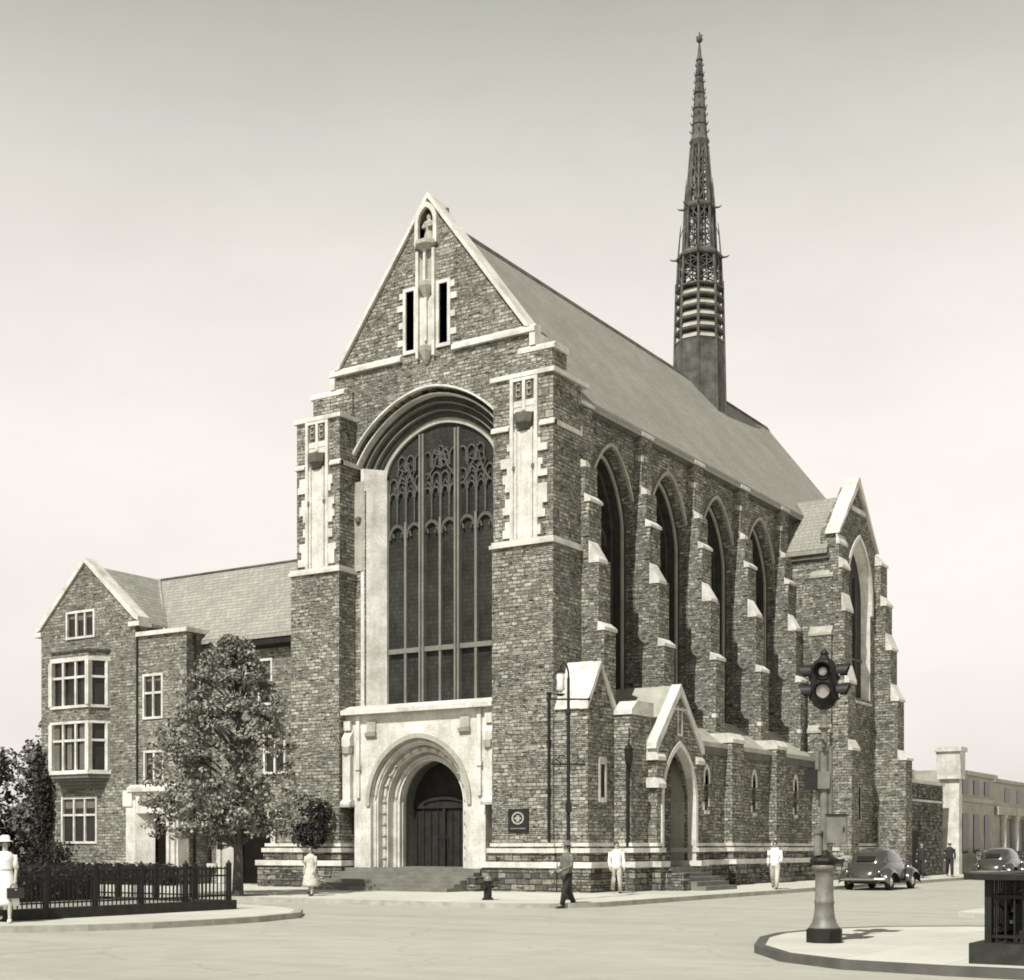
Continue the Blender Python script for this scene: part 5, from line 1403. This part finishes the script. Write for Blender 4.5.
b = MB(f); b.exth([(-.17, -.05), (.17, -.05), (.17, .05), (-.17, .05)], .03, .24); b.build('bag', 'leather', HB, bevel=.025)
b = MB(f); b.tube([(-.1, 0, .23), (-.08, 0, .30), (0, 0, .33), (.08, 0, .30), (.1, 0, .23)], .012, 6); b.build('bag_handle', 'leather', HB)
b = MB(f); b.box(-.02, .02, -.056, -.048, .19, .22); b.build('clasp', 'chrome', HB)
person('bareheaded woman in a short pale dress standing on the sidewalk left of the church steps', -4.5, -7.3, .13, rad(15), 1.55, 'woman', .1, (.05, -.05), 'cloth_pale', 'cloth_pale')
person('man in grey jacket and dark trousers stepping off the kerb at the church corner', 5.2, -7.9, .0, rad(-25), 1.78, 'man', .22, (.1, .05), 'cloth_grey', 'cloth_dark', 'cloth_grey', (1.0, .8))
person('figure dressed all in white standing close to the church base beside the porch', 2.4, 0.1, .13, rad(40), 1.70, 'man', .08, (.05, -.05), 'cloth_white', 'cloth_pale')
person('man in pale shirt and light trousers walking along the side pavement', 5.05, 7.3, .13, rad(15), 1.74, 'man', .28, (.2, -.2), 'cloth_white', 'cloth_pale', None, (.9, .6))
person('dark-clad pedestrian without hat beyond the parked sedan, left of a pair', 4.4, 27.6, .13, rad(0), 1.74, 'man', .2, (.1, -.1), 'cloth_dark', 'cloth_dark')
person('dark-clad pedestrian with pale hat beyond the parked sedan, right of a pair', 4.7, 31.4, .13, rad(20), 1.78, 'man', .2, (.1, -.1), 'cloth_dark', 'cloth_dark', 'cloth_pale')

# ================================================================== LIGHT, SKY, CAMERA
EL, AZ = rad(50), rad(5)
sd = Vector((math.sin(AZ) * math.cos(EL), -math.cos(AZ) * math.cos(EL), math.sin(EL)))
L = bpy.data.lights.new('sun', 'SUN'); L.energy = 5.0; L.angle = rad(0.5); L.color = (1.0, .985, .95)
lo = bpy.data.objects.new('sun', L); COL.objects.link(lo); lo.rotation_euler = sd.to_track_quat('Z', 'Y').to_euler(); lo.location = (30, -60, 60)
W = bpy.data.worlds.new('World'); S.world = W; W.use_nodes = True
nt = W.node_tree; bg = nt.nodes['Background']
sky = N(nt, 'ShaderNodeTexSky', sky_type='NISHITA'); sky.sun_disc = False; sky.sun_elevation = EL; sky.sun_rotation = math.atan2(sd.x, sd.y)
sky.air_density = 1.0; sky.dust_density = 1.5
bw = N(nt, 'ShaderNodeRGBToBW'); nt.links.new(sky.outputs[0], bw.inputs[0])
g = math_(nt, 'POWER', bw.outputs[0], 0.2)
tc = N(nt, 'ShaderNodeTexCoord'); sx = N(nt, 'ShaderNodeSeparateXYZ'); nt.links.new(tc.outputs['Generated'], sx.inputs[0])
veil = N(nt, 'ShaderNodeValToRGB'); nt.links.new(sx.outputs[2], veil.inputs[0])     # bright summer haze low down, deeper sky overhead
veil.color_ramp.interpolation = 'B_SPLINE'
e = veil.color_ramp.elements; e[0].position = 0.0; e[0].color = (.60, .555, .53, 1); e[1].position = 1.0; e[1].color = (.07, .07, .06, 1)
for p, v in ((.10, (.67, .622, .595)), (.20, (.745, .695, .665)), (.34, (.79, .745, .70)), (.44, (.63, .617, .562)), (.54, (.36, .365, .32)), (.66, (.10, .10, .09))):
    q = e.new(p); q.color = v + (1,)
mp = N(nt, 'ShaderNodeMapping'); mp.inputs['Scale'].default_value = (2.2, 2.2, 5.0); nt.links.new(tc.outputs['Generated'], mp.inputs[0])
cl = noise(nt, mp.outputs[0], 1.0, 5, 0.6)
g = math_(nt, 'MULTIPLY', math_(nt, 'MULTIPLY', g, 8.9), ramp(nt, cl, .3, .7, .91, 1.06))
cr = N(nt, 'ShaderNodeMix', data_type='RGBA', blend_type='MULTIPLY'); cr.inputs[0].default_value = 1
nt.links.new(g, cr.inputs[6]); nt.links.new(veil.outputs[0], cr.inputs[7])
nt.links.new(cr.outputs[2], bg.inputs['Color']); bg.inputs['Strength'].default_value = 0.1

cam = bpy.data.cameras.new('camera'); co = bpy.data.objects.new('camera', cam); COL.objects.link(co); S.camera = co
co.location = (24.778, -41.134, 1.70)
co.rotation_euler = (rad(90), 0, rad(122.73 - 90))
cam.sensor_fit = 'HORIZONTAL'; cam.sensor_width = 36.0; cam.lens = 36 * 1409 / 1024
cam.shift_y = (846 - 490) / 1024
cam.clip_start = 0.1; cam.clip_end = 3000
vs = S.view_settings; vs.view_transform = 'Standard'; vs.look = 'None'; vs.exposure = 0.22; vs.gamma = 1; vs.use_curve_mapping = False
S.cycles.filter_width = 1.8
S.render.resolution_x = 1024; S.render.resolution_y = 980
